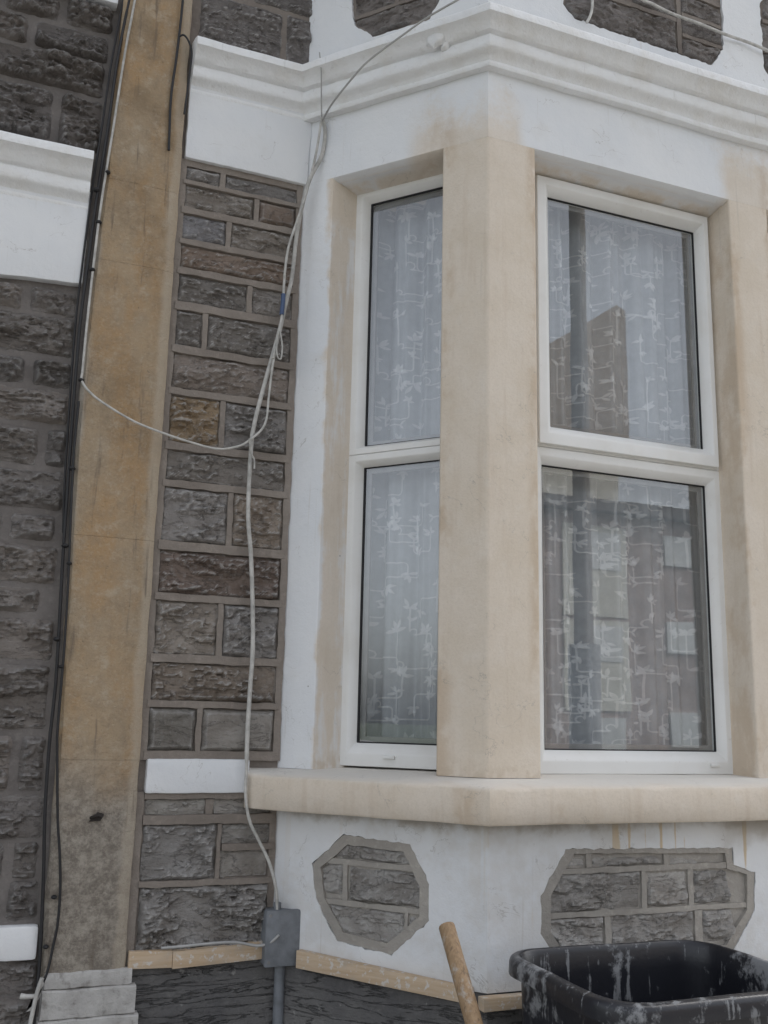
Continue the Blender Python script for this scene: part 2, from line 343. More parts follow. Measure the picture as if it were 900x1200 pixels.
def box(name, lo, hi, mat, parent=None, bev=0):
    bm = bmesh.new(); P = [(lo[0], lo[1]), (hi[0], lo[1]), (hi[0], hi[1]), (lo[0], hi[1])]
    prism(bm, [lambda z, p=p: Vector((p[0], p[1], z)) for p in P], lo[2], hi[2])
    if bev: bevel(bm, bev)
    return from_bm(name, bm, mat, parent, 35 if bev else None)

# rock noise (vectorised gradient noise)
_rs = np.random.RandomState(3); _perm = np.concatenate([_rs.permutation(256)]*3); _g = _rs.normal(size=(256, 3)); _g /= np.linalg.norm(_g, axis=1)[:, None]
def pn(x, y, z):
    xi, yi, zi = [np.floor(v).astype(int) for v in (x, y, z)]; fx, fy, fz = x-xi, y-yi, z-zi
    u, v, w = [t*t*t*(t*(t*6-15)+10) for t in (fx, fy, fz)]; xi &= 255; yi &= 255; zi &= 255; r = 0
    for a in (0, 1):
        for b in (0, 1):
            for c_ in (0, 1):
                g = _g[_perm[_perm[_perm[xi+a]+yi+b]+zi+c_]]
                r = r+(g[..., 0]*(fx-a)+g[..., 1]*(fy-b)+g[..., 2]*(fz-c_))*(u if a else 1-u)*(v if b else 1-v)*(w if c_ else 1-w)
    return r
def fbm(x, y, z, o=4):
    r = 0; a = 1.
    for i in range(o): r = r+a*pn(x*2**i, y*2**i, z*2**i+i*7.3); a *= .52
    return r
def ss(x): x = np.clip(x, 0, 1); return x*x*(3-2*x)
GREYS = [(.26, .24, .222), (.225, .208, .192), (.285, .255, .225), (.25, .238, .23), (.27, .228, .19)]
BROWNS = [(.27, .21, .17), (.25, .195, .165)]
_seed = [10]
def stone(f, u0, u1, z0, z1, parent, base=.002, proud=.014, rough=1., rnd=.006, col=None, mat='stone', clip=None, edge=.012, flat=False):
    """one pitched-face stone: a broken face standing out of the wall; its outline sinks into the mortar"""
    z0 -= .0015; z1 += .0015
    _seed[0] += 1; sd = _seed[0]*3.17; rr = random.Random(_seed[0])
    if u1 < u0: u0, u1 = u1, u0
    w, h = u1-u0, z1-z0; pad = .004
    nu = max(8, min(84, int((w+2*pad)/.0038))); nz = max(6, min(48, int((h+2*pad)/.0034)))
    U, Z = np.meshgrid(np.linspace(u0-pad, u1+pad, nu+1), np.linspace(z0-pad, z1+pad, nz+1))
    cu, cz = (u0+u1)/2, (z0+z1)/2; jit = fbm(U*30+sd, Z*30, U*0+sd, 3)
    dx = np.abs(U-cu)-(w/2-rnd); dz = np.abs(Z-cz)-(h/2-rnd)
    sdf = np.hypot(np.maximum(dx, 0), np.maximum(dz, 0))+np.minimum(np.maximum(dx, dz), 0)-rnd
    if clip: # half planes (point, inward normal) of the surrounding frame
        for (px, pz, nx, nz_) in clip: sdf = np.maximum(sdf, -((U-px)*nx+(Z-pz)*nz_))
    sdf = sdf+jit*.0035*rough
    ins = ss(-sdf/edge)
    # layered, chipped face: broad swell, ledges running mostly along the bed, chips
    q = fbm(U*7+sd, Z*13, U*0+sd*.7, 4); led = fbm(U*9+sd+5, Z*24, U*0+sd, 4); s_ = led*3.1
    step = (np.floor(s_)+ss((s_-np.floor(s_)-.82)/.18))/3.1
    chip = np.abs(fbm(U*22+sd, Z*30, U*0+sd+3, 5))+.35*np.abs(fbm(U*60+sd, Z*75, U*0+sd+8, 3))
    hgt = proud*(.55+.75*q+.85*step-.55*chip*1.2)*rough+proud*(1-rough)*.7
    if flat: hgt = proud*.5+.0012*fbm(U*40+sd, Z*40, U*0, 3)
    O = base+ins*np.maximum(hgt, .0015)
    O = np.where(sdf > 0, base-np.clip(sdf/.003, 0, 1)*.012-.001, O)
    O = O+.0007*fbm(U*120+sd, Z*120, U*0+sd, 2)
    V = [tuple(f(float(a), float(b), float(c_))) for a, b, c_ in zip(U.ravel(), Z.ravel(), O.ravel())]
    n = nu+1; ff = [(j*n+i, j*n+i+1, (j+1)*n+i+1, (j+1)*n+i) for j in range(nz) for i in range(nu)]
    e_ = f(u1, z0, 0)-f(u0, z0, 0); flip = e_.cross(Vector((0, 0, 1))).dot(f(u0, z0, 1)-f(u0, z0, 0)) < 0
    if flip: ff = [q_[::-1] for q_ in ff]
    me = bpy.data.meshes.new('stone'); me.from_pydata(V, [], ff); me.update()
    o = link('stone', me, mat, parent, 24)
    c_ = col or rr.choice(GREYS); v = rr.uniform(.8, 1.15); o.color = (c_[0]*v, c_[1]*v, c_[2]*v, 1); return o
def ribbon(bm, f, u0, u1, z0, z1, o0, o1, seed, horiz=True):
    """one struck joint: a flat strip with slightly wandering edges"""
    L = (u1-u0) if horiz else (z1-z0); n = max(2, int(L/.012)); prev = None
    for i in range(n+1):
        t = i/n
        if horiz: u = u0+t*L; a, b = z0, z1
        else: z = z0+t*L; a, b = u0, u1
        s = (u if horiz else z)
        ja = mn.noise(Vector((s*30, a*17, seed)))*.0028; jb = mn.noise(Vector((s*30, b*19+4, seed+9)))*.0028; jo = mn.noise(Vector((s*14, a*9, seed+3)))*.0015
        P = [(a+ja-.001, o0), (a+ja, o1+jo), (b+jb, o1+jo), (b+jb+.001, o0)]
        r = [bm.verts.new(f(u, p, o) if horiz else f(p, z, o)) for p, o in P]
        if prev:
            for j in range(3): bm.faces.new((prev[j], prev[j+1], r[j+1], r[j]))
            bm.faces.new((prev[3], prev[0], r[0], r[3]))
        else: bm.faces.new(r)
        prev = r
    bm.faces.new(list(reversed(prev)))

# ================================================================== ground, road (out of frame, seen in the panes)
def sheet(name, x0, x1, y0, y1, z, mat):
    me = bpy.data.meshes.new(name); me.from_pydata([(x0, y0, z), (x1, y0, z), (x1, y1, z), (x0, y1, z)], [], [(0, 1, 2, 3)]); return struct(link(name, me, mat))
sheet('ground', -400, 400, -600, 200, -.16, 'grass')
struct(box('road', (-120, -12, -.155), (120, -5.2, -.15), 'asphalt'))
struct(box('pavement', (-120, -5.2, -.155), (120, -3.0, 0), 'concrete'))
struct(box('far_pavement', (-120, -14.2, -.155), (120, -12, 0), 'concrete'))
struct(box('forecourt', (-9, -1.6, -.155), (9, .1, .6), 'concrete'))
struct(box('lower_path', (-9, -3.0, -.155), (9, -1.6, .02), 'concrete'))

# ================================================================== the house with the bay
house = tag(empty('terraced_house', (0, 0, 0)), 'stone terraced house with white and sandy painted bay window', 'house')
wall = box('wall', (-.70, 0, .45), (XJ+.02, .22, 4.3), 'mortar', house)
bm = bmesh.new(); X0, X1 = -.657, -.361
ROWS = [(2.845, 2.880, -.5625), (2.770, 2.829, -.469), (2.684, 2.748, -.539), (2.605, 2.664, None), (2.514, 2.583, -.4755), (2.398, 2.488, -.5845),
        (2.288, 2.374, None), (2.151, 2.266, -.5275), (2.057, 2.127, None), (1.908, 2.035, -.4945), (1.784, 1.882, None), (1.642, 1.762, -.5045), (1.536, 1.618, None), (1.421, 1.516, -.5415)]
g = .0065; z_prev = 2.905
for i, (z0, z1, sp) in enumerate(ROWS):
    ribbon(bm, f_main, X0-.006, X1+.008, z1+.0025, z_prev-.0025, -.004, .0105 if i else .008, i)
    z_prev = z0
    rg = .9 if i < 7 else 1.1; pr = .021 if i < 7 else .029
    tone = {(2, 0): (.26, .26, .275), (3, 0): BROWNS[0], (1, 1): BROWNS[0], (7, 0): (.31, .235, .155), (10, 0): BROWNS[1], (6, 0): (.25, .215, .19), (13, 1): (.33, .31, .285), (13, 0): (.30, .285, .26)}
    if i >= 8:
        for q_ in (0, 1): tone.setdefault((i, q_), tuple(v*1.22 for v in GREYS[(i*2+q_) % 5]))
    if sp is None: stone(f_main, X0, X1, z0, z1, wall, proud=pr, rough=rg, col=tone.get((i, 0)))
    else:
        stone(f_main, X0, sp-g, z0, z1, wall, proud=pr, rough=rg, col=tone.get((i, 0)), flat=(i == 13))
        stone(f_main, sp+g, X1, z0, z1, wall, proud=pr, rough=rg, col=tone.get((i, 1)), flat=((i, 1) in ((13, 1), (1, 1))))
        ribbon(bm, f_main, sp-g, sp+g, z0-.002, z1+.002, -.004, .009, i+40, False)
ribbon(bm, f_main, X0-.006, X1+.008, 1.400, z_prev, -.004, .0095, 60)
ribbon(bm, f_main, -.695, X0, 1.40, 2.9, -.004, .0075, 61, False); ribbon(bm, f_main, X1, XJ+.002, 1.40, 2.9, -.004, .0082, 62, False)
# below the string band
for (a, b, z0, z1, pr, co) in ((-.652, -.515, 1.280, 1.314, .014, (.38, .365, .34)), (-.497, X1, 1.280, 1.314, .014, (.38, .36, .335)), (-.652, -.485, 1.138, 1.257, .024, (.33, .32, .31)),
                               (-.475, X1, 1.214, 1.256, .010, (.30, .285, .265)), (-.475, X1, 1.141, 1.199, .008, (.34, .32, .295)), (-.650, -.357, .984, 1.124, .040, (.38, .365, .35))):
    stone(f_main, a, b, z0, z1, wall, proud=pr, rough=1.1, col=co)
for i, (z0, z1, a, b) in enumerate(((1.259, 1.279, -.655, X1+.01), (1.125, 1.138, -.655, X1+.01), (1.200, 1.214, -.473, X1+.01), (1.314, 1.330, -.655, X1+.01))):
    ribbon(bm, f_main, a, b, z0, z1, -.004, .012, 70+i)
ribbon(bm, f_main, -.4845, -.4755, 1.139, 1.258, -.004, .010, 80, False); ribbon(bm, f_main, -.514, -.498, 1.280, 1.3135, -.004, .009, 81, False)
ribbon(bm, f_main, -.690, -.655, .96, 1.33, -.004, .009, 82, False); ribbon(bm, f_main, X1+.001, XJ+.002, .96, 1.325, -.004, .0075, 83, False)
from_bm('pointing', bm, 'pointing', wall)
# stonework over the cornice
for (a, b, z0, z1) in ((-.648, -.423, 3.245, 3.40), (-.408, -.334, 3.262, 3.405), (-.648, -.52, 3.42, 3.56), (-.505, -.334, 3.42, 3.50), (-.505, -.334, 3.515, 3.62), (-.648, -.52, 3.575, 3.7), (-.505, -.334, 3.635, 3.75)):
    stone(f_main, a, b, z0, z1, wall, proud=.018, col=(.20, .185, .178))
slab('fascia_panel', f_main, [(-.664, 2.900), (-.338, 2.898), (-.330, 3.13), (-.664, 3.13)], -.01, .020, 'white', house, .003, .0016, 5)
slab('string_band', f_main, rectp(-.656, -.418, 1.327, 1.403), -.01, .020, 'white', house, .006, .0012, 8)
slab('plinth', f_main, rectp(-.70, XJ+.03, .45, .962), -.01, .012, 'render', house)
bm = bmesh.new()
ST = [lambda o: Vector((-.664, -o, 0)), junc, corner, lambda o: mir(corner(o)), lambda o: mir(junc(o)), lambda o: Vector((2.9, -o, 0))]
bm.free()
CORN = [(-.05, 3.083), (.002, 3.083), (.010, 3.084), (.014, 3.089), (.013, 3.096), (.008, 3.100), (.011, 3.104), (.020, 3.112), (.032, 3.116), (.041, 3.119), (.045, 3.124), (.046, 3.134), (.045, 3.146), (.043, 3.150), (.040, 3.151), (.041, 3.154),
        (.050, 3.156), (.058, 3.162), (.067, 3.172), (.080, 3.183), (.094, 3.188), (.099, 3.190), (.100, 3.208), (.096, 3.213), (.05, 3.227), (-.05, 3.25)]
corn = sweep('cornice', [(o*.70+.012, z-.004 if z > 3.16 else z) for o, z in CORN], ST, 'cornice', house, .0024, 38, .022)
BAY = [lambda o: junc(o), corner, lambda o: mir(corner(o)), lambda o: mir(junc(o))]
def bay_sweep(name, prof, mat, wav=0, step=.03, pre=()): return sweep(name, prof, list(pre)+BAY, mat, house, wav, 40, step, 3)
bay_sweep('fascia', [(0, 3.20), (0, 2.902), (-.004, 2.899), (-.022, 2.893), (-.026, 2.896), (-.09, 2.880), (-.20, 2.880), (-.20, 3.20)], 'fascia')
bay_sweep('upper_core', [(-.018, 4.3), (-.018, 3.20), (-.20, 3.20), (-.20, 4.3)], 'mortar')
bay_sweep('sill', [(-.20, 1.392), (-.09, 1.388), (.0, 1.383), (.05, 1.375), (.070, 1.371), (.078, 1.367), (.081, 1.360), (.082, 1.330), (.080, 1.299), (.076, 1.294), (.0, 1.293), (-.20, 1.293)], 'sill', .0013, .02, [lambda o: Vector((-.424-.02*o, -.30*o, 0))])
bay_sweep('dado_core', [(-.016, 1.30), (-.016, .957), (-.20, .957), (-.20, 1.30)], 'mortar')
bay_sweep('bay_plinth', [(-.003, .957), (.0, .45), (-.20, .45), (-.20, .957)], 'render')
# piers and jambs
c2 = lambda t, o: f_cant(t, 0, o)
cp = [c2(.122, 0), corner(0), f_front(.132, 0, 0), f_front(.138, 0, -.08), f_front(.165, 0, -.085), f_front(.165, 0, -.137), corner(-.137), c2(.112, -.137), c2(.112, -.085), c2(.118, -.08)]
plan_prism('corner_pier', cp, 1.384, 2.9016, 'cream', house, .006)
plan_prism('corner_pier', [mir(p) for p in cp], 1.384, 2.9016, 'cream', house, .006)
plan_prism('middle_pier', [f_front(u, 0, o) for u, o in ((.733, 0), (.865, 0), (.859, -.08), (.84, -.085), (.84, -.137), (.722, -.137), (.722, -.085), (.726, -.08))], 1.384, 2.9016, 'cream', house, .005)
jp = [c2(LC-.002, 0), c2(.440, 0), c2(.410, -.08), c2(.404, -.085), c2(.404, -.137), c2(LC+.05, -.137), Vector((XJ-.01, .05, 0))]
plan_prism('jamb', jp, 1.384, 2.9016, 'jamb', house, .003)
plan_prism('jamb', [mir(p) for p in jp], 1.384, 2.9016, 'white', house, .003)
box('far_wall', (1.598-XJ-.01, 0, .45), (3.2, .22, 4.3), 'mortar', house)
# the dim room behind
bm = bmesh.new(); P = [(-.30, .1), (1.9, .1), (1.9, 3.2), (-.30, 3.2)]
Pb = [junc(-.19), corner(-.19), mir(corner(-.19)), mir(junc(-.19))]
def quad(*p): bm.faces.new([bm.verts.new(q) for q in p])
zf, zc = 1.0, 3.19
quad((-2.0, 3.2, zf), (3.0, 3.2, zf), (3.0, 3.2, zc), (-2, 3.2, zc)); quad((-2, .21, zf), (-2, 3.2, zf), (-2, 3.2, zc), (-2, .21, zc)); quad((3, .21, zf), (3, 3.2, zf), (3, 3.2, zc), (3, .21, zc))
for z in (zf, zc):
    quad((-2, .215, z), (3, .215, z), (3, 3.2, z), (-2, 3.2, z))
    quad(*[(p.x, p.y, z) for p in (junc(-.1), corner(-.1), mir(corner(-.1)), mir(junc(-.1)))], (XM-XJ-.05, .216, z), (XJ+.05, .216, z))
quad((-2, .215, zf), (XJ+.1, .215, zf), (XJ+.1, .215, zc), (-2, .215, zc)); quad((3, .215, zf), (1.598-XJ-.1, .215, zf), (1.598-XJ-.1, .215, zc), (3, .215, zc))
from_bm('room_lining', bm, 'room', house, recalc=False)
box('roof_cap', (-.70, -.45, 4.3), (3.2, 6, 4.4), 'roof_cap', house)  # unseen cap slab, added to keep sky light from leaking into the walls

for (p, rad) in ((f_cant(.118, 3.170, .058), (.024, .011, .022)), (f_cant(.098, 3.158, .045), (.014, .009, .018))):
    bm = bmesh.new(); bmesh.ops.create_icosphere(bm, subdivisions=3, radius=1)
    for v in bm.verts:
        w = v.co*(1+.35*mn.noise(v.co*2.1+Vector((rad[0]*90, 0, 0)))); v.co = p+DC*w.x*rad[0]+NC*w.y*rad[1]+Vector((0, 0, 1))*w.z*rad[2]
    from_bm('mortar_lump', bm, 'cornice', house, 60)
# octagonal stone panels let into the painted bay
def clips(poly, ins=.017):
    a = sum((poly[i][0]*poly[(i+1) % len(poly)][1]-poly[(i+1) % len(poly)][0]*poly[i][1]) for i in range(len(poly)))
    r = []
    for i in range(len(poly)):
        (x0, z0), (x1, z1) = poly[i], poly[(i+1) % len(poly)]; dx, dz = x1-x0, z1-z0; l = math.hypot(dx, dz); s = 1 if a > 0 else -1
        nx, nz = -dz/l*s, dx/l*s; r.append((x0+nx*ins, z0+nz*ins, nx, nz))
    return r
def rough_loop(poly, jit, seed, step=.010):
    q = []
    for i in range(len(poly)):
        a, b = Vector(poly[i]), Vector(poly[(i+1) % len(poly)]); n = max(1, int((b-a).length/step))
        for j in range(n):
            p = a.lerp(b, j/n); d = mn.noise_vector(Vector((p.x*60+seed, p.y*60, seed*.37)))+mn.noise_vector(Vector((p.x*140+seed, p.y*140, 3)))*.6; q.append((p.x+d.x*jit, p.y+d.y*jit))
    return q
def holed_face(name, f, outer, holes, o0, o1, mat, jit=.0034):
    """painted render skin with openings through which the stone panels show"""
    bm = bmesh.new(); edges = []; loops_ = [outer]+[rough_loop(h, jit, 21+i) for i, h in enumerate(holes)]
    for L in loops_:
        vs_ = [bm.verts.new(f(p[0], p[1], o1)) for p in L]
        edges += [bm.edges.new((vs_[i], vs_[(i+1) % len(vs_)])) for i in range(len(vs_))]
    bmesh.ops.triangle_fill(bm, use_beauty=True, edges=edges)
    bmesh.ops.recalc_face_normals(bm, faces=bm.faces)
    ex = bmesh.ops.extrude_face_region(bm, geom=bm.faces[:])
    for v in [e for e in ex['geom'] if isinstance(e, bmesh.types.BMVert)]: v.co += f(0, 0, o0)-f(0, 0, o1)
    return from_bm(name, bm, mat, house)
def stone_panel(f0, poly, stones, joints, seed, mat='pale_pointing', col=None, dz=0, smat='stone', proud=.012, rim=True):
    f = lambda u, z, o=0: f0(u, z, o-.012)
    pl = slab('stone_panel', f, poly, -.01, .003, mat, house, 0, .0022, seed)
    cl = clips(poly, .017 if rim else .001); bm = bmesh.new()
    # frame strip round the edge
    cx = sum(p[0] for p in poly)/len(poly); cz = sum(p[1] for p in poly)/len(poly); n = len(poly)
    inn = []
    for i in range(n):
        p0, p1, p2 = Vector(poly[i-1]), Vector(poly[i]), Vector(poly[(i+1) % n])
        inn.append(p1+(Vector((cx, cz))-p1).normalized()*.024)
    for i in range(n if rim else 0):
        a, b = Vector(poly[i]), Vector(poly[(i+1) % n]); c_, d = inn[(i+1) % n], inn[i]; m_ = max(1, int((b-a).length/.012))
        for j in range(m_):
            t0, t1 = j/m_, (j+1)/m_
            q = [a.lerp(b, t0), a.lerp(b, t1), d.lerp(c_, t1), d.lerp(c_, t0)]
            def P_(v, o):
                w_ = mn.noise_vector(Vector((v.x*45+seed, v.y*45, seed*.37))); return f(v.x+w_.x*.0022, v.y+w_.y*.0022, o)
            vs_ = [bm.verts.new(P_(v, o)) for v, o in ((q[0], .0095), (q[1], .0095), (q[2], .0125), (q[3], .0125))]; bm.faces.new(vs_)
            vb = [bm.verts.new(P_(v, -.002)) for v in (q[3], q[2])]; bm.faces.new((vs_[3], vs_[2], vb[1], vb[0]))
    for i, (h, a, b, c_, d) in enumerate(joints): ribbon(bm, f, a, b, c_, d, -.002, .0095 if h else .0085, seed+i, bool(h))
    bmesh.ops.remove_doubles(bm, verts=bm.verts, dist=.0001)
    from_bm('pointing', bm, mat, pl, 30)
    for (a, b, c_, d) in stones: stone(f, a, b, c_, d, pl, proud=proud*1.6, rough=.95, clip=cl, col=col, edge=.008, mat=smat)
OC = [(.351, 1.244), (.181, 1.236), (.134, 1.156), (.133, 1.083), (.224, 1.004), (.359, 1.017), (.42, 1.102), (.43, 1.175)]
stone_panel(f_cant, OC, [(.385, .165, 1.192, 1.230), (.413, .353, 1.115, 1.180), (.336, .146, 1.105, 1.177), (.41, .196, 1.01, 1.092), (.184, .146, 1.04, 1.084)],
            [(1, .150, .416, 1.179, 1.191), (1, .146, .404, 1.093, 1.104), (0, .339, .350, 1.104, 1.18), (0, .186, .193, 1.03, 1.093)], 3, 'pale_pointing', (.44, .425, .405))
OF = [(.191, 1.235), (.643, 1.226), (.647, 1.188), (.707, 1.170), (.701, 1.086), (.634, 1.003), (.171, 1.003), (.128, 1.064), (.128, 1.141)]
stone_panel(f_front, OF, [(.195, .244, 1.196, 1.219), (.260, .449, 1.194, 1.221), (.467, .639, 1.190, 1.219), (.147, .388, 1.103, 1.183), (.403, .516, 1.106, 1.180), (.532, .695, 1.106, 1.178), (.145, .289, 1.02, 1.092), (.306, .530, 1.012, 1.094), (.553, .69, 1.007, 1.092)],
            [(1, .168, .655, 1.182, 1.194), (1, .140, .692, 1.093, 1.104), (0, .389, .402, 1.104, 1.182), (0, .517, .531, 1.104, 1.182), (0, .290, .305, 1.01, 1.093), (0, .531, .552, 1.01, 1.093), (0, .246, .258, 1.194, 1.225), (0, .451, .465, 1.194, 1.225)], 4, 'pale_pointing', (.45, .435, .415))
UF = [(.225, 3.52), (.222, 3.35), (.262, 3.31), (.69, 3.305), (.745, 3.365), (.749, 3.46), (.70, 3.52)]
UF = [(.222, 3.345), (.252, 3.31), (.70, 3.303), (.744, 3.365), (.749, 3.46), (.749, 3.56), (.70, 3.61), (.27, 3.61), (.222, 3.56)]
stone_panel(f_front, UF, [(.23, .588, 3.31, 3.405), (.604, .74, 3.31, 3.365), (.604, .745, 3.378, 3.43), (.604, .745, 3.443, 3.50), (.23, .43, 3.42, 3.50), (.445, .588, 3.42, 3.50), (.25, .72, 3.515, 3.60)],
            [(0, .589, .603, 3.31, 3.505), (1, .605, .743, 3.366, 3.377), (1, .605, .743, 3.431, 3.442), (1, .23, .587, 3.406, 3.419), (1, .23, .743, 3.502, 3.514)], 5, 'mortar', (.22, .20, .19), smat='stone_dark', rim=False)
UC = [(.33, 3.288), (.165, 3.285), (.115, 3.37), (.115, 3.50), (.165, 3.58), (.35, 3.58), (.405, 3.50), (.400, 3.40), (.388, 3.345)]
stone_panel(f_cant, UC, [(.39, .13, 3.295, 3.36), (.395, .27, 3.373, 3.45), (.255, .12, 3.373, 3.45), (.4, .12, 3.465, 3.57)],
            [(1, .13, .39, 3.361, 3.372), (1, .13, .39, 3.452, 3.464), (0, .257, .268, 3.372, 3.452)], 6, 'mortar', (.22, .20, .19), smat='stone_dark', rim=False)
UR_ = [(.865+.222-.2, 3.345), (.865+.252-.2, 3.31), (1.36, 3.303), (1.40, 3.365), (1.40, 3.56), (1.35, 3.61), (.93, 3.61), (.887, 3.56)]
stone_panel(f_front, UR_, [(.89, 1.1, 3.31, 3.40), (1.115, 1.39, 3.31, 3.40), (.89, 1.39, 3.415, 3.5), (.9, 1.2, 3.515, 3.6), (1.215, 1.38, 3.515, 3.6)], [(1, .895, 1.39, 3.402, 3.413), (1, .895, 1.39, 3.502, 3.513)], 9, 'mortar', (.22, .20, .19), smat='stone_dark', rim=False)

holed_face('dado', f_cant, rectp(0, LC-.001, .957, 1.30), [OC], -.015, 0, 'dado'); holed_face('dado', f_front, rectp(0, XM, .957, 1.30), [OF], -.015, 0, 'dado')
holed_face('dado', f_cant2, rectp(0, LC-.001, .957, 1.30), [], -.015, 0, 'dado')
holed_face('upper_wall', f_cant, rectp(0, LC-.001, 3.20, 4.3), [UC], -.017, -.001, 'white', .005); holed_face('upper_wall', f_front, rectp(0, XM, 3.20, 4.3), [UF, UR_], -.017, -.001, 'white', .005)
holed_face('upper_wall', f_cant2, rectp(0, LC-.001, 3.20, 4.3), [], -.017, -.001, 'white')
# ------------------------------------------------------------------ windows
def ring(name, f, u0, u1, z0, z1, ins, prof, mat, parent, mitre=True):
    """rectangular frame; ins = full widths (left, right, bottom, top); prof = [(share of width, offset)]"""
    bm = bmesh.new(); rows = []
    for s, o in prof:
        rows.append([bm.verts.new(f(*p, o)) for p in ((u0+ins[0]*s, z0+ins[2]*s), (u1-ins[1]*s, z0+ins[2]*s), (u1-ins[1]*s, z1-ins[3]*s), (u0+ins[0]*s, z1-ins[3]*s))])
    n = len(rows)
    for i in range(n):
        a, b = rows[i], rows[(i+1) % n]
        for j in range(4): bm.faces.new((a[j], a[(j+1) % 4], b[(j+1) % 4], b[j]))
    bevel(bm, .0014, 1, .4)
    return from_bm(name, bm, mat, parent, 30)
def pane(f, u0, u1, z0, z1, o, parent, seed):
    bm = bmesh.new(); d = .0
    bm.faces.new([bm.verts.new(f(*p, o)) for p in ((u0, z0), (u1, z0), (u1, z1), (u0, z1))])
    bmesh.ops.recalc_face_normals(bm, faces=bm.faces); fc = bm.faces[:] ; bm.faces.ensure_lookup_table()
    n_ = bm.faces[0].normal; out = (f((u0+u1)/2, z0, o+.1)-f((u0+u1)/2, z0, o))
    if n_.dot(out) < 0: bmesh.ops.reverse_faces(bm, faces=bm.faces)
    return from_bm('pane', bm, 'glass', parent, recalc=False)
def glaze(f, w, u0, u1, z0, z1, o, i):
    ring('gasket', f, u0-.004, u1+.004, z0-.004, z1+.004, (.0058,)*4, [(0, o+.004), (1, o+.004), (1, o-.004), (0, o-.004)], 'rubber', w)
    ring('spacer_bar', f, u0, u1, z0, z1, (.014,)*4, [(0, o-.008), (1, o-.008), (1, o-.016), (0, o-.016)], 'steel', w)
    pane(f, u0-.002, u1+.002, z0-.002, z1+.002, o, w, i)
FP = lambda o, d=.022: [(0, o), (.52, o), (.60, o-.002), (1, o-d), (1, o-.06), (0, o-.06)]
def cant_window(f):
    w = ring('window', f, .108, .412, 1.392, 2.157, (.036, .034, .054, .030), FP(-.078), 'upvc', house)
    ring('top_light_frame', f, .108, .412, 2.158, 2.890, (.036, .034, .026, .030), FP(-.078), 'upvc', w)
    glaze(f, w, .146, .376, 1.447, 2.127, -.104, 1); glaze(f, w, .146, .376, 2.184, 2.859, -.104, 2)
    slab('drain_cap', f, rectp(.262, .292, 1.412, 1.419), -.08, -.070, 'upvc', w, .0015)
def front_window(du):
    f = lambda u, z, o=0: f_front(u+du, z, o)
    w = ring('window', f, .162, .727, 1.388, 2.160, (.040, .030, .053, .038), FP(-.080), 'upvc', house)
    ring('top_light_frame', f, .162, .727, 2.161, 2.890, (.026, .016, .012, .016), [(0, -.080), (1, -.080), (1, -.14), (0, -.14)], 'upvc', w)
    s = ring('sash', f, .176, .716, 2.166, 2.878, (.046, .026, .052, .038), FP(-.066, .026), 'upvc', w)
    glaze(f, w, .203, .697, 1.442, 2.121, -.108, 3); glaze(f, w, .222, .690, 2.218, 2.840, -.100, 4)
    slab('drain_cap', f, rectp(.655, .682, 1.406, 1.413), -.082, -.074, 'upvc', w, .0015)
cant_window(f_cant); front_window(0); front_window(.708); cant_window(f_cant2)

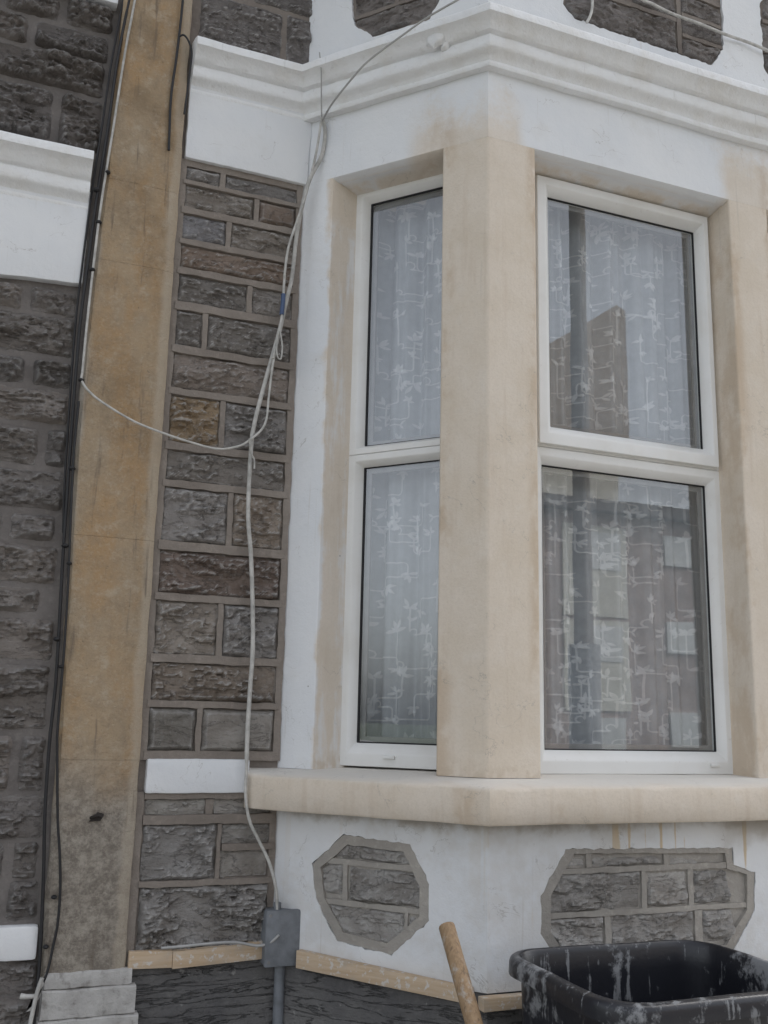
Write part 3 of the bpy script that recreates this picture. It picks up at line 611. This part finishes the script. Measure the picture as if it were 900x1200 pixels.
# ------------------------------------------------------------------ net curtains
def curtain(f, u0, u1, z0, z1, o, seed, label):
    fold = lambda u, z: .014*math.sin(u*58+seed+1.6*math.sin(u*13+z*.6))+.007*math.sin(u*131+seed*2+z*.7)+.002*math.sin(u*290+z)
    nu, nz = int((u1-u0)/.004), 14; V = []; Fc = []
    for j in range(nz+1):
        for i in range(nu+1):
            u = u0+(u1-u0)*i/nu; z = z0+(z1-z0)*j/nz; V.append(tuple(f(u, z, o+fold(u, z))))
    for j in range(nz):
        for i in range(nu): a = j*(nu+1)+i; Fc.append((a, a+1, a+nu+2, a+nu+1))
    me = bpy.data.meshes.new('net_curtain'); me.from_pydata(V, [], Fc); cu = link('net_curtain', me, 'net', None, 180)
    tag(cu, label, 'curtain', 'net curtains in the bay window')
    bm = bmesh.new(); rr = random.Random(seed)
    def stroke(P, w, closed=False):
        prev = None; P0, P = P, []
        for a_, b_ in zip(P0, P0[1:]):
            m_ = max(1, int(math.hypot(b_[0]-a_[0], b_[1]-a_[1])/.0025)); P += [(a_[0]+(b_[0]-a_[0])*t/m_, a_[1]+(b_[1]-a_[1])*t/m_) for t in range(m_)]
        P.append(P0[-1]); n = len(P)
        for i in range(n):
            p = Vector(P[i]); d = Vector(P[min(i+1, n-1)])-Vector(P[max(i-1, 0)])
            if d.length < 1e-6: continue
            d.normalize(); nn = Vector((-d.y, d.x)); ww = w(i/(n-1)) if callable(w) else w
            r = [bm.verts.new(f((p+nn*s*ww).x, (p+nn*s*ww).y, o+fold((p+nn*s*ww).x, p.y)+.0035)) for s in (-.5, .5)]
            if prev: bm.faces.new((prev[0], prev[1], r[1], r[0]))
            prev = r
    def leaf(x, z, ang, L, W):
        P = [(x+math.cos(ang)*L*t, z+math.sin(ang)*L*t) for t in [i/5 for i in range(6)]]
        stroke(P, lambda t: W*math.sin(math.pi*min(.97, max(.06, t)))+.0006)
    def flower(x, z, up, sc):
        for a in rr.sample((-95, -62, -30, 0, 28, 60, 92), rr.choice((4, 5))): leaf(x+rr.uniform(-.003, .003), z+rr.uniform(-.004, .004), math.radians((90 if up else -90)+a+rr.uniform(-12, 12)), sc*rr.uniform(.015, .027), .0078*sc)
    def arc(cx, cz, r, a0, a1): return [(cx+r*math.cos(math.radians(a0+(a1-a0)*i/6)), cz+r*math.sin(math.radians(a0+(a1-a0)*i/6))) for i in range(7)]
    row = 0; z = z1-.04
    while z > z0+.08:
        u = u0+.015+(row % 2)*.045+rr.uniform(-.015, .015)
        while u < u1-.04:
            s = rr.choice((-1, 1)); x = u+rr.uniform(-.014, .014); zz = z+rr.uniform(-.03, .03); L = rr.uniform(.035, .085); r = rr.uniform(.006, .011); H = rr.uniform(.03, .075)
            P = [(x+rr.uniform(-.003, .003), zz), (x, zz-L*.5), (x, zz-L)]+arc(x+s*r, zz-L, r, 180 if s > 0 else 0, 270)[1:]+[(x+s*(r+H*.5), zz-L-r), (x+s*(r+H), zz-L-r)]
            stroke(P, .0034); flower(x, zz, True, rr.uniform(.8, 1.1))
            e = P[-1]; w = rr.random()
            if w < .45: stroke([e]+arc(e[0], e[1]-r, r, 90, 0 if s > 0 else 180)[1:]+[(e[0]+s*r, e[1]-r-.02)], .0028); flower(e[0]+s*r, e[1]-r-.02, False, rr.uniform(.8, 1.15))
            elif w < .75: stroke([e]+arc(e[0], e[1]+r, r, -90, 0 if s > 0 else -180)[1:]+[(e[0]+s*r, e[1]+r+.03)], .0028); flower(e[0]+s*r, e[1]+r+.03, True, rr.uniform(.7, 1.))
            else: leaf(e[0], e[1], math.radians(90-s*60), .02, .006); leaf(e[0], e[1], math.radians(-90+s*50), .018, .006)
            if rr.random() < .4: flower(x+s*.004, zz-L*.55, rr.random() < .5, .75)
            u += rr.uniform(.068, .095)
        z -= .086; row += 1
    from_bm('embroidery', bm, 'lace', cu, recalc=False)
    return cu
curtain(f_cant, .06, .50, 1.30, 2.96, -.175, 3, 'patterned white net curtain behind the narrow angled bay window')
curtain(f_front, .10, .80, 1.30, 2.96, -.175, 5, 'patterned white net curtain behind the wide front bay window')

# ================================================================== neighbour's house and the pier between
nb = tag(empty('neighbouring_house', (-1.3, 0, .6)), 'dark sooty stone house front left of the sandstone pier', 'house')
def nbox(*a, **k):
    o = box(*a, **k); return o
nw = box('wall', (-1.75, .002, .45), (-.80, .22, 4.3), 'mortar_dark', None); nw.parent = nb; nw.matrix_parent_inverse = nb.matrix_basis.inverted()
def under(o, p):
    o.parent = p; return o
NR = [(3.42, 3.52, -.95, -.862), (3.30, 3.40, -1.02, -.866), (3.205, 3.268, -.99, -.870), (3.122, 3.190, -1.058, -.874), (3.022, 3.105, -1.25, -.880), (2.868, 3.003, -.983, -.877), (2.430, 2.485, -1.008, -.897), (2.328, 2.418, -1.15, -.893), (2.25, 2.308, -.986, -.894),
      (2.162, 2.234, -1.2, -.893), (2.06, 2.142, -.942, -.891), (1.958, 2.042, -1.13, -.890), (1.885, 1.940, -1.002, -.900), (1.788, 1.868, -1.12, -.889), (1.722, 1.770, -.908, -.884), (1.617, 1.702, -1.06, -.882),
      (1.467, 1.600, -1.12, -.882), (1.335, 1.447, -.936, -.878), (1.237, 1.320, -1.09, -.870), (1.155, 1.225, -.932, -.874), (1.07, 1.145, -.934, -.866), (.925, .985, -1.05, -.852), (.858, .914, -.98, -.850), (.78, .846, -1.1, -.85)]
rr = random.Random(4)
for (z0, z1, sp, xr) in NR:
    cuts = [xr]
    if sp: cuts.append(sp)
    while cuts[-1] > -1.6: cuts.append(cuts[-1]-rr.uniform(.12, .26))
    for i in range(len(cuts)-1):
        b, a = cuts[i]+(.002 if i == 0 else -.009), cuts[i+1]+.009
        if b-a < .02: continue
        d = rr.uniform(.55, .9); up = z0 > 2.8
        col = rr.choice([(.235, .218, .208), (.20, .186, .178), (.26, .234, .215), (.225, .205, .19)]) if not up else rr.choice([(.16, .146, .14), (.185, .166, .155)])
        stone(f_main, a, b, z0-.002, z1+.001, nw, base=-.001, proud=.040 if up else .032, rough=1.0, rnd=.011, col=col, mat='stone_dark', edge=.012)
nst = [lambda o: Vector((-1.75, -o, 0)), lambda o: Vector((-.890, -o, 0))]
o = sweep('cornice', [(o*.70+.012, z-.388) for o, z in CORN], nst, 'cornice', nw, .0016, 38, .022, 11)
slab('fascia_panel', f_main, [(-1.75, 2.46), (-.886, 2.507), (-.886, 2.75), (-1.75, 2.75)], -.01, .020, 'white', nw, .004, .002, 15)
slab('string_band', f_main, rectp(-1.75, -.858, .992, 1.060), -.01, .022, 'white', nw, .007, .0012, 18)
slab('window_ledge', f_main, rectp(-1.75, -.862, 3.275, 3.30), -.01, .03, 'white', nw, .004, .0015, 19)
slab('roof_cap', f_main, rectp(-1.75, -.80, 4.3, 4.4), -.22, .05, 'roof_cap', nw)

pier = empty('party_wall_pier', (0, 0, 0)); tag(pier, 'tall brown sandstone pier between the two house fronts', 'pier')
zs = [(.955, 1.40), (1.4006, 1.898), (1.8986, 2.575), (2.5756, 2.790), (2.7906, 4.3)]
for i, (a, b) in enumerate(zs):
    bm = bmesh.new(); xl = lambda z: -.848-.022*math.exp(-((z-2.2)/.6)**2)
    n = int((b-a)/.02)+1; rows = []
    for j in range(n+1):
        z = a+(b-a)*j/n; r = []
        e = .0006 if j in (0, n) else 0
        for (x, y) in ((xl(z), .06), (xl(z), -.022), (xl(z)+.008, -.030), (-.78, -.031), (-.712, -.030), (-.706, -.027), (-.685, -.027), (-.674, -.020), (-.672, .06)):
            d = mn.noise_vector(Vector((x*22, y*3, z*14)))*.003+mn.noise_vector(Vector((x*60, 3, z*60)))*.0012
            r.append(bm.verts.new((x+d.x, y+d.y+(e if y < 0 else 0), z)))
        rows.append(r)
    for p, q in zip(rows, rows[1:]):
        for k_ in range(9): bm.faces.new((p[k_], p[(k_+1) % 9], q[(k_+1) % 9], q[k_]))
    bm.faces.new(rows[0]); bm.faces.new(rows[-1][::-1])
    from_bm('stone_block', bm, 'pier', pier, 40)
# limewashed brick footing of the pier
ft = empty('brick_footing', (-.75, 0, .6)); tag(ft, 'pale limewashed brick footing below the sandstone pier', 'footing')
fz = [(.9335, .966, -.838, -.660, .036), (.8765, .9325, -.842, -.650, .042), (.8135, .8755, -.846, -.642, .044), (.75, .8125, -.85, -.636, .054), (.60, .746, -.86, -.63, .058)]
for i, (a, b, x0, x1, pr) in enumerate(fz):
    bm = bmesh.new(); n = 18; rows = []
    for j in range(n+1):
        x = x0+(x1-x0)*j/n; r = []
        for (yy, zz) in ((.05, a), (-pr+.003, a), (-pr, a+.0025), (-pr-.001, (a+b)/2), (-pr, b-.003), (-pr+.004, b), (.05, b)):
            d = mn.noise_vector(Vector((x*26+i*5, zz*26, yy*10)))*.0032+mn.noise_vector(Vector((x*80, zz*80, i)))*.0022
            r.append(bm.verts.new((x+d.x*.4, yy+d.y, zz+d.z*.6)))
        rows.append(r)
    for p, q in zip(rows, rows[1:]):
        for k_ in range(7): bm.faces.new((p[k_], p[(k_+1) % 7], q[(k_+1) % 7], q[k_]))
    bm.faces.new(rows[0]); bm.faces.new(rows[-1][::-1])
    o = from_bm('brick', bm, 'lime', ft, 40); o.matrix_parent_inverse = Matrix.Translation((.75, 0, -.6))
box('mortar_bed', (-.835, -.026, .60), (-.66, .05, .955), 'mortar', ft).matrix_parent_inverse = Matrix.Translation((.75, 0, -.6))

# ================================================================== cables
def clip_on(parent, p, mat='bcable', s=.006):
    bm = bmesh.new(); bmesh.ops.create_uvsphere(bm, u_segments=8, v_segments=6, radius=s)
    for v in bm.verts: v.co = Vector((v.co.x*1.2, v.co.y*1.6, v.co.z*.8))+Vector(p)
    return from_bm('cable_clip', bm, mat, parent, 60)
PHONE = [(-.822, -.037, 3.291), (-.835, -.037, 3.139), (-.848, -.037, 2.92), (-.86, -.037, 2.733), (-.865, -.037, 2.597), (-.869, -.037, 2.421), (-.87, -.037, 2.293), (-.869, -.04, 2.258), (-.845, -.05, 2.227), (-.807, -.055, 2.202), (-.745, -.058, 2.172), (-.68, -.06, 2.153), (-.615, -.06, 2.139), (-.55, -.06, 2.13), (-.504, -.058, 2.14), (-.471, -.055, 2.16), (-.431, -.052, 2.208), (-.423, -.05, 2.284), (-.416, -.048, 2.371), (-.4, -.048, 2.47)]
PHONE = [(-.79, -.037, 3.7)]+PHONE
o = tag(tube('telephone_cable', PHONE, .0030, 'wcable'), 'thin white cable down the pier then sagging across to the bay', 'cable')
for p in ((-.871, -.036, 2.262), (-.868, -.036, 2.54), (-.862, -.036, 2.665), (-.852, -.036, 2.80)): clip_on(o, p)
MAINC = [(-.317, -.06, 3.079), (-.306, -.06, 3.038), (-.311, -.055, 2.972), (-.338, -.05, 2.903), (-.351, -.04, 2.843), (-.365, -.035, 2.742), (-.373, -.035, 2.618), (-.386, -.035, 2.547), (-.402, -.035, 2.454), (-.43, -.035, 2.328), (-.453, -.035, 2.211), (-.458, -.035, 2.139), (-.457, -.035, 1.988), (-.445, -.035, 1.884), (-.436, -.035, 1.781), (-.429, -.035, 1.66), (-.431, -.035, 1.56), (-.432, -.035, 1.462), (-.43, -.035, 1.384), (-.43, -.037, 1.328), (-.418, -.035, 1.27), (-.393, -.035, 1.223), (-.368, -.04, 1.176), (-.352, -.05, 1.121), (-.346, -.05, 1.066)]
o = tag(tube('supply_cable', MAINC, lambda t: .0054 if t < .74 else .0038, 'wcable', None, 6, 10), 'thick white cable hanging down the stone wall to the grey box', 'cable')
tube('cable_tie', [(-.470, -.062, 2.165), (-.462, -.050, 2.135), (-.452, -.048, 2.118), (-.450, -.047, 2.095)], .0022, 'wcable', o)
SEC = [(-.322, -.075, 3.068), (-.327, -.065, 2.992), (-.336, -.055, 2.921), (-.352, -.05, 2.838), (-.372, -.05, 2.763), (-.39, -.05, 2.691), (-.396, -.048, 2.62), (-.397, -.048, 2.549), (-.399, -.048, 2.498), (-.406, -.05, 2.447), (-.417, -.05, 2.384)]
o = tag(tube('branch_cable', SEC, .0034, 'wcable'), 'short white cable with blue tape beside the thick cable', 'cable')
tube('tape', [(-.397, -.048, 2.562), (-.398, -.048, 2.53), (-.3995, -.048, 2.505)], .0058, 'tape', o)
LOOP = [(-.408, -.055, 2.452), (-.411, -.055, 2.417), (-.407, -.055, 2.389), (-.398, -.055, 2.385), (-.396, -.055, 2.42), (-.404, -.055, 2.458)]
tube('wire_loop', LOOP, .0022, 'wcable', o)
GREY = [(-.02, -.56, 3.24), (-.073, -.509, 3.222), (-.101, -.475, 3.212), (-.16, -.406, 3.189), (-.205, -.350, 3.163), (-.267, -.275, 3.122), (-.298, -.232, 3.086), (-.322, -.168, 3.056), (-.325, -.114, 3.05), (-.315, -.065, 3.07)]
tag(tube('aerial_cable', GREY, .0026, 'gcable'), 'thin grey cable looping over the white cornice of the bay', 'cable')
tag(tube('drop_wire', [(-.348, -.118, 3.228), (-.341, -.118, 3.172), (-.333, -.10, 3.122), (-.321, -.072, 3.072)], .002, 'gcable'), 'short thin wire over the cornice in the inner corner', 'cable')
BLK1 = [(-.833, -.03, 3.315), (-.851, -.03, 3.117), (-.860, -.03, 2.924), (-.871, -.03, 2.747), (-.878, -.03, 2.577), (-.884, -.03, 2.423), (-.884, -.03, 2.295), (-.882, -.03, 2.15), (-.880, -.03, 2.028), (-.877, -.03, 1.869), (-.872, -.03, 1.715), (-.868, -.03, 1.565), (-.870, -.03, 1.437), (-.867, -.03, 1.294), (-.859, -.03, 1.172), (-.854, -.03, 1.069), (-.851, -.03, .968), (-.855, -.045, .854), (-.86, -.05, .60)]
o = tag(tube('mains_cable', [(-.79, -.03, 3.7)]+BLK1, .0036, 'bcable'), 'thick black cable running the full height of the pier edge', 'cable')
for z in (1.87, 1.66, 2.05, 2.75): clip_on(o, (-.874, -.032, z), s=.007)
BLK2 = [(-.81, -.022, 3.7), (-.847, -.022, 3.317), (-.864, -.022, 3.118), (-.874, -.022, 2.925), (-.884, -.022, 2.749), (-.890, -.022, 2.579), (-.894, -.022, 2.425), (-.893, -.022, 2.297), (-.890, -.022, 2.151), (-.886, -.022, 2.009), (-.880, -.024, 1.90)]
tag(tube('upper_cable', BLK2, .0026, 'bcable'), 'second black cable beside the thick one, upper half of pier', 'cable')
BLK3 = [(-.872, -.037, 2.21), (-.873, -.037, 2.087), (-.868, -.037, 1.946), (-.861, -.037, 1.791), (-.857, -.037, 1.639), (-.856, -.037, 1.473), (-.853, -.037, 1.419), (-.84, -.037, 1.277), (-.83, -.037, 1.207), (-.823, -.037, 1.138), (-.822, -.038, 1.069), (-.828, -.04, 1.019), (-.836, -.045, .97), (-.853, -.05, .922), (-.858, -.055, .857), (-.86, -.06, .6)]
o = tag(tube('thin_cable', BLK3, .0028, 'bcable'), 'thin black cable wandering down the lower half of the pier', 'cable')
for p in ((-.862, -.036, 1.83), (-.860, -.036, 1.60), (-.834, -.036, 1.118), (-.842, -.036, 1.02)): clip_on(o, p, s=.0055)
tag(tube('loose_wire', [(-.70, -.037, 3.7), (-.701, -.036, 3.351), (-.706, -.036, 3.178), (-.713, -.036, 3.053), (-.711, -.036, 2.956), (-.709, -.036, 2.897)], .0032, 'bcable'), 'short dark wire hanging on the upper right of the pier', 'cable')
tag(tube('hooked_wire', [(-.705, -.036, 3.222), (-.693, -.044, 3.226), (-.679, -.045, 3.209), (-.670, -.045, 3.177), (-.672, -.04, 3.107), (-.677, -.035, 3.008)], .0026, 'bcable'), 'hooked dark wire at the end of the white cornice', 'cable')
UR = [(.30, -.44, 3.55), (.436, -.431, 3.43), (.491, -.431, 3.414), (.561, -.431, 3.404), (.647, -.431, 3.402), (.735, -.425, 3.402), (.81, -.420, 3.406), (.886, -.425, 3.396), (1.2, -.425, 3.36)]
tag(tube('upper_white_cable', UR, .0042, 'wcable'), 'white cable crossing the dark stone panel above the cornice', 'cable')
tag(tube('cable_end', [(.293, -.431, 3.46), (.297, -.431, 3.385), (.296, -.431, 3.343), (.29, -.431, 3.316), (.279, -.43, 3.292)], .0038, 'wcable'), 'white cable end hanging in front of upper stone panel', 'cable')
tag(tube('flex', [(-.60, -.03, 1.002), (-.555, -.035, 1.004), (-.489, -.042, 1.008), (-.437, -.047, 1.008), (-.388, -.052, .999), (-.361, -.06, 1.007), (-.345, -.066, 1.022)], .0032, 'gcable'), 'grey flex lying on the left batten into the grey box', 'cable')
# scraps of white cable and tie at the foot of the pier
o = tag(tube('cable_scrap', [(-.846, -.060, .965), (-.853, -.062, .94), (-.857, -.06, .915), (-.863, -.062, .87), (-.87, -.06, .80), (-.875, -.06, .60)], .0045, 'wcable'), 'torn white cable scrap at the foot of the pier', 'cable')
tube('plug_end', [(-.884, -.052, .931), (-.873, -.056, .930), (-.856, -.06, .931)], lambda t: (.0062-.002*t), 'wcable', o)
slab('torn_flap', f_main, [(-.853, .935), (-.846, .968), (-.841, .952), (-.849, .925), (-.872, .902), (-.858, .905)], .058, .0605, 'wcable', o)

# ================================================================== fixings and builders' things
jb = empty('junction_box', (-.325, -.03, .957)); tag(jb, 'grey plastic junction box in the corner beside the bay', 'junction box')
def jpart(o): o.matrix_parent_inverse = Matrix.Translation((.325, .03, -.957)); return o
jpart(slab('body', f_main, rectp(-.373, -.281, .955, 1.072), -.0, .048, 'greybox', jb, .006))
jpart(slab('lid', f_main, rectp(-.375, -.279, .953, 1.074), .0485, .062, 'greybox', jb, .006))
for (sx, sz) in ((-.365, .964), (-.289, .964), (-.365, 1.063), (-.289, 1.063)):
    jpart(tube('screw', [(sx, -.060, sz), (sx, -.0632, sz)], .0036, 'steel', jb, 1, 10))
jpart(tube('cable_gland', [(-.345, -.045, 1.070), (-.345, -.045, 1.088)], .009, 'greybox', jb, 1, 10))
jpart(tube('conduit', [(-.328, -.028, .96), (-.328, -.028, .90), (-.327, -.028, .60)], .0125, 'greybox', jb, 3, 12))
jpart(tube('bent_wire', [(-.282, -.04, 1.06), (-.274, -.05, 1.072), (-.270, -.05, 1.05), (-.272, -.045, 1.01)], .002, 'bcable', jb))
hk = empty('iron_hook', (-.761, -.03, 1.28)); tag(hk, 'small rusty broken iron bracket in the lower pier', 'bracket')
o = tube('shank', [(-.775, -.02, 1.276), (-.768, -.035, 1.279), (-.757, -.05, 1.285), (-.748, -.052, 1.281)], .004, 'iron', hk, 4, 6); o.matrix_parent_inverse = Matrix.Translation((.761, .03, -1.28))
o = slab('plate', f_main, [(-.775, 1.270), (-.750, 1.272), (-.744, 1.286), (-.757, 1.290)], .028, .036, 'iron', hk); o.matrix_parent_inverse = Matrix.Translation((.761, .03, -1.28))
tag(slab('timber_batten', f_main, [(-.668, .963), (-.574, .960), (-.574, .996), (-.668, .998)], .0125, .030, 'timber', None, .0015), 'short end piece of pale batten against the pier', 'batten', 'battens along the render')
tag(slab('timber_batten', f_main, [(-.5735, .958), (-.372, .966), (-.372, 1.004), (-.45, .998), (-.5735, .994)], .0125, .033, 'timber', None, .0015), 'pale batten left of the grey box on the stone wall', 'batten', 'battens along the render')
tag(slab('timber_batten', f_cant, [(.452, .953), (.030, .936), (.030, .966), (.452, .990)], .0005, .020, 'timber', None, .0015), 'long pale batten under the angled side of the bay', 'batten', 'battens along the render')
tag(slab('timber_batten', f_front, [(-.022, .929), (.30, .931), (.30, .953), (-.022, .955)], .0005, .026, 'timber', None, .002), 'pale batten under the bay front beside the shovel handle', 'batten', 'battens along the render')
# shovel leaning on the bay
sv = empty('shovel', (-.11, -.80, .6)); tag(sv, 'wooden shovel handle leaning in front of the bay', 'shovel')
inv = Matrix.Translation((.11, .80, -.6))
def shp(o): o.matrix_parent_inverse = inv; return o
t0, t1 = Vector((-.137, -.50, 1.112)), Vector((-.137, -.62, .966)); dd = (t1-t0).normalized()
bot = t0+dd*((t0.z-.66)/-dd.z)
def hr(t): return .0158*math.sqrt(max(.02, 1-(1-min(1, t/.018))**2)) if t < .018 else .0158
Pn = [t0.lerp(bot, i/40*i/40) for i in range(41)]
shp(tube('handle', Pn, lambda t: .016*math.sqrt(max(.03, 1-max(0, 1-t*6)**8)), 'ash', sv, 2, 14))
bl = bmesh.new(); e1 = Vector((1, 0, 0)); e2 = dd; e3 = e1.cross(e2)
prism(bl, [lambda s, p=p: bot+e1*p[0]+e2*p[1]+e3*(s+abs(p[0])*.25) for p in ((-.02, -.06), (.02, -.06), (.08, .0), (.09, .02), (.03, .075), (0, .078), (-.03, .075), (-.09, .02), (-.08, 0))], -.0015, .0015)
shp(from_bm('blade', bl, 'steel', sv))
# black tub
tb = empty('plastic_tub', (.195, -.735, 1.066)); tag(tb, 'black plastic mixing tub smeared with cement below bay', 'tub'); tb.rotation_euler.z = math.radians(-2.5)
def rrect(hx, hy, r, n=8):
    o = []
    for cx, cy, a0 in ((hx-r, hy-r, 0), (-hx+r, hy-r, 90), (-hx+r, -hy+r, 180), (hx-r, -hy+r, 270)):
        for i in range(n+1): a = math.radians(a0+90*i/n); o.append((cx+r*math.cos(a), cy+r*math.sin(a)))
    # more points along the straights
    q = []
    for i in range(len(o)):
        a, b = Vector(o[i]), Vector(o[(i+1) % len(o)]); m_ = max(1, int((b-a).length/.03))
        for j in range(m_): q.append(a.lerp(b, j/m_))
    return q
HX, HY = .243, .212
base_n = None
def loops(profile, name, mat):
    bm = bmesh.new(); R_ = []
    for (ins, z) in profile:
        pts = rrect(HX-.05, HY-.05, .035)
        L_ = []
        for p in pts:
            # offset outwards from the inner rounded rectangle
            cx = max(-(HX-.085), min(HX-.085, p.x)); cy = max(-(HY-.085), min(HY-.085, p.y)); d = Vector((p.x-cx, p.y-cy)); d.normalize()
            q = p+d*(.05-ins); w_ = mn.noise_vector(Vector((q.x*9, q.y*9, z*4)))*.0022
            L_.append(bm.verts.new((q.x+w_.x, q.y+w_.y, z+w_.z*(1.1 if z > -.1 else .3))))
        R_.append(L_)
    for a, b in zip(R_, R_[1:]):
        n = len(a)
        for i in range(n): bm.faces.new((a[i], a[(i+1) % n], b[(i+1) % n], b[i]))
    return bm, R_
bm, R_ = loops([(.030, -.455), (.028, -.30), (.022, -.05), (.020, -.030), (.019, -.012), (.0225, -.005), (.026, -.012), (.028, -.05), (.034, -.30), (.045, -.425), (.060, -.44)], 'body', 'tub')
bm.faces.new(R_[0]); bm.faces.new(list(reversed(R_[-1])))
from_bm('body', bm, 'tub', tb, 50)
bm, R_ = loops([(.0225, -.012), (.020, -.002), (.016, .0), (.006, -.002), (.0015, -.005), (-.001, -.012), (-.002, -.030), (-.001, -.034), (.002, -.032), (.003, -.014), (.010, -.009), (.018, -.010)], 'rim', 'tub')
a, b = R_[-1], R_[0]
for i in range(len(a)): bm.faces.new((a[i], a[(i+1) % len(a)], b[(i+1) % len(a)], b[i]))
from_bm('rim', bm, 'tub', tb, 60)

# ================================================================== across the street (mirrored in the panes)
fl = empty('block_of_flats', (14, -23, 0)); tag(fl, 'brown brick flats with white windows mirrored in the lower pane', 'building')
def fp(o): o.matrix_parent_inverse = Matrix.Translation((-14, 23, 0)); return o
fp(box('wall', (2, -31, 0), (34, -23, 7.7), 'brick', fl)); fp(box('roof_cap', (1.6, -31.4, 7.7), (34.4, -22.6, 8.05), 'roof_cap', fl))
k_ = 12.0
def win(x0, x1, z0, z1):
    w = fp(box('window', (x0, -23, z0), (x1, -22.93, z1), 'upvc', fl)); n = 2
    for i in range(n):
        a = x0+.09+(x1-x0-.09)*i/n; b = x0+(x1-x0-.09)*(i+1)/n
        p = box('pane', (a, -22.94, z0+.09), (b, -22.925, z1-.09), 'dglass', w); p.matrix_parent_inverse = Matrix.Translation((-14, 23, 0))
for bx in (0, 7.4, -7.4, 14.2):
    for (a, b) in ((4.6, 7.3), (1.9, 4.5)): fp(box('panel', (14.5+bx, -23, a), (16.7+bx, -22.95, b), 'panel', fl))
    for (a, b) in ((6.0, 7.1), (3.3, 4.35), (.6, 1.7)): win(15.4+bx, 16.5+bx, a, b)
    for (a, b) in ((6.3, 7.2), (3.65, 4.6), (.9, 1.9)): win(18.1+bx, 19.5+bx, a, b)
hs_ = empty('gabled_house', (12, -34, 0)); tag(hs_, 'tall pale house with brown gable mirrored in the upper pane', 'building')
def hp(o): o.matrix_parent_inverse = Matrix.Translation((-12, 34, 0)); return o
hp(box('wall', (16, -44, 0), (24.3, -34, 13.8), 'panel', hs_))
bm = bmesh.new(); prism(bm, [lambda y, p=p: Vector((p[0], y, p[1])) for p in ((15.6, 13.8), (24.7, 13.8), (24.7, 19.9), (24.2, 20.1), (15.6, 14.2))], -44, -33.7); hp(from_bm('gable', bm, 'tile', hs_))
tp = empty('telegraph_pole', (5.75, -8.6, 0)); tag(tp, 'dark wooden telegraph pole mirrored in the front window', 'pole')
o = tube('post', [(5.75, -8.6, -.15), (5.75, -8.6, 5), (5.75, -8.6, 9.5)], lambda t: .125-.03*t, 'wood', tp, 4, 14); o.matrix_parent_inverse = Matrix.Translation((-5.75, 8.6, 0))
o = tube('sleeve', [(5.75, -8.6, -.15), (5.75, -8.6, 1.2), (5.75, -8.6, 2.45)], .19, 'steel', tp, 3, 14); o.matrix_parent_inverse = Matrix.Translation((-5.75, 8.6, 0))
o = box('crossarm', (4.9, -8.68, 9.1), (6.6, -8.5, 9.22), 'wood', tp); o.matrix_parent_inverse = Matrix.Translation((-5.75, 8.6, 0))
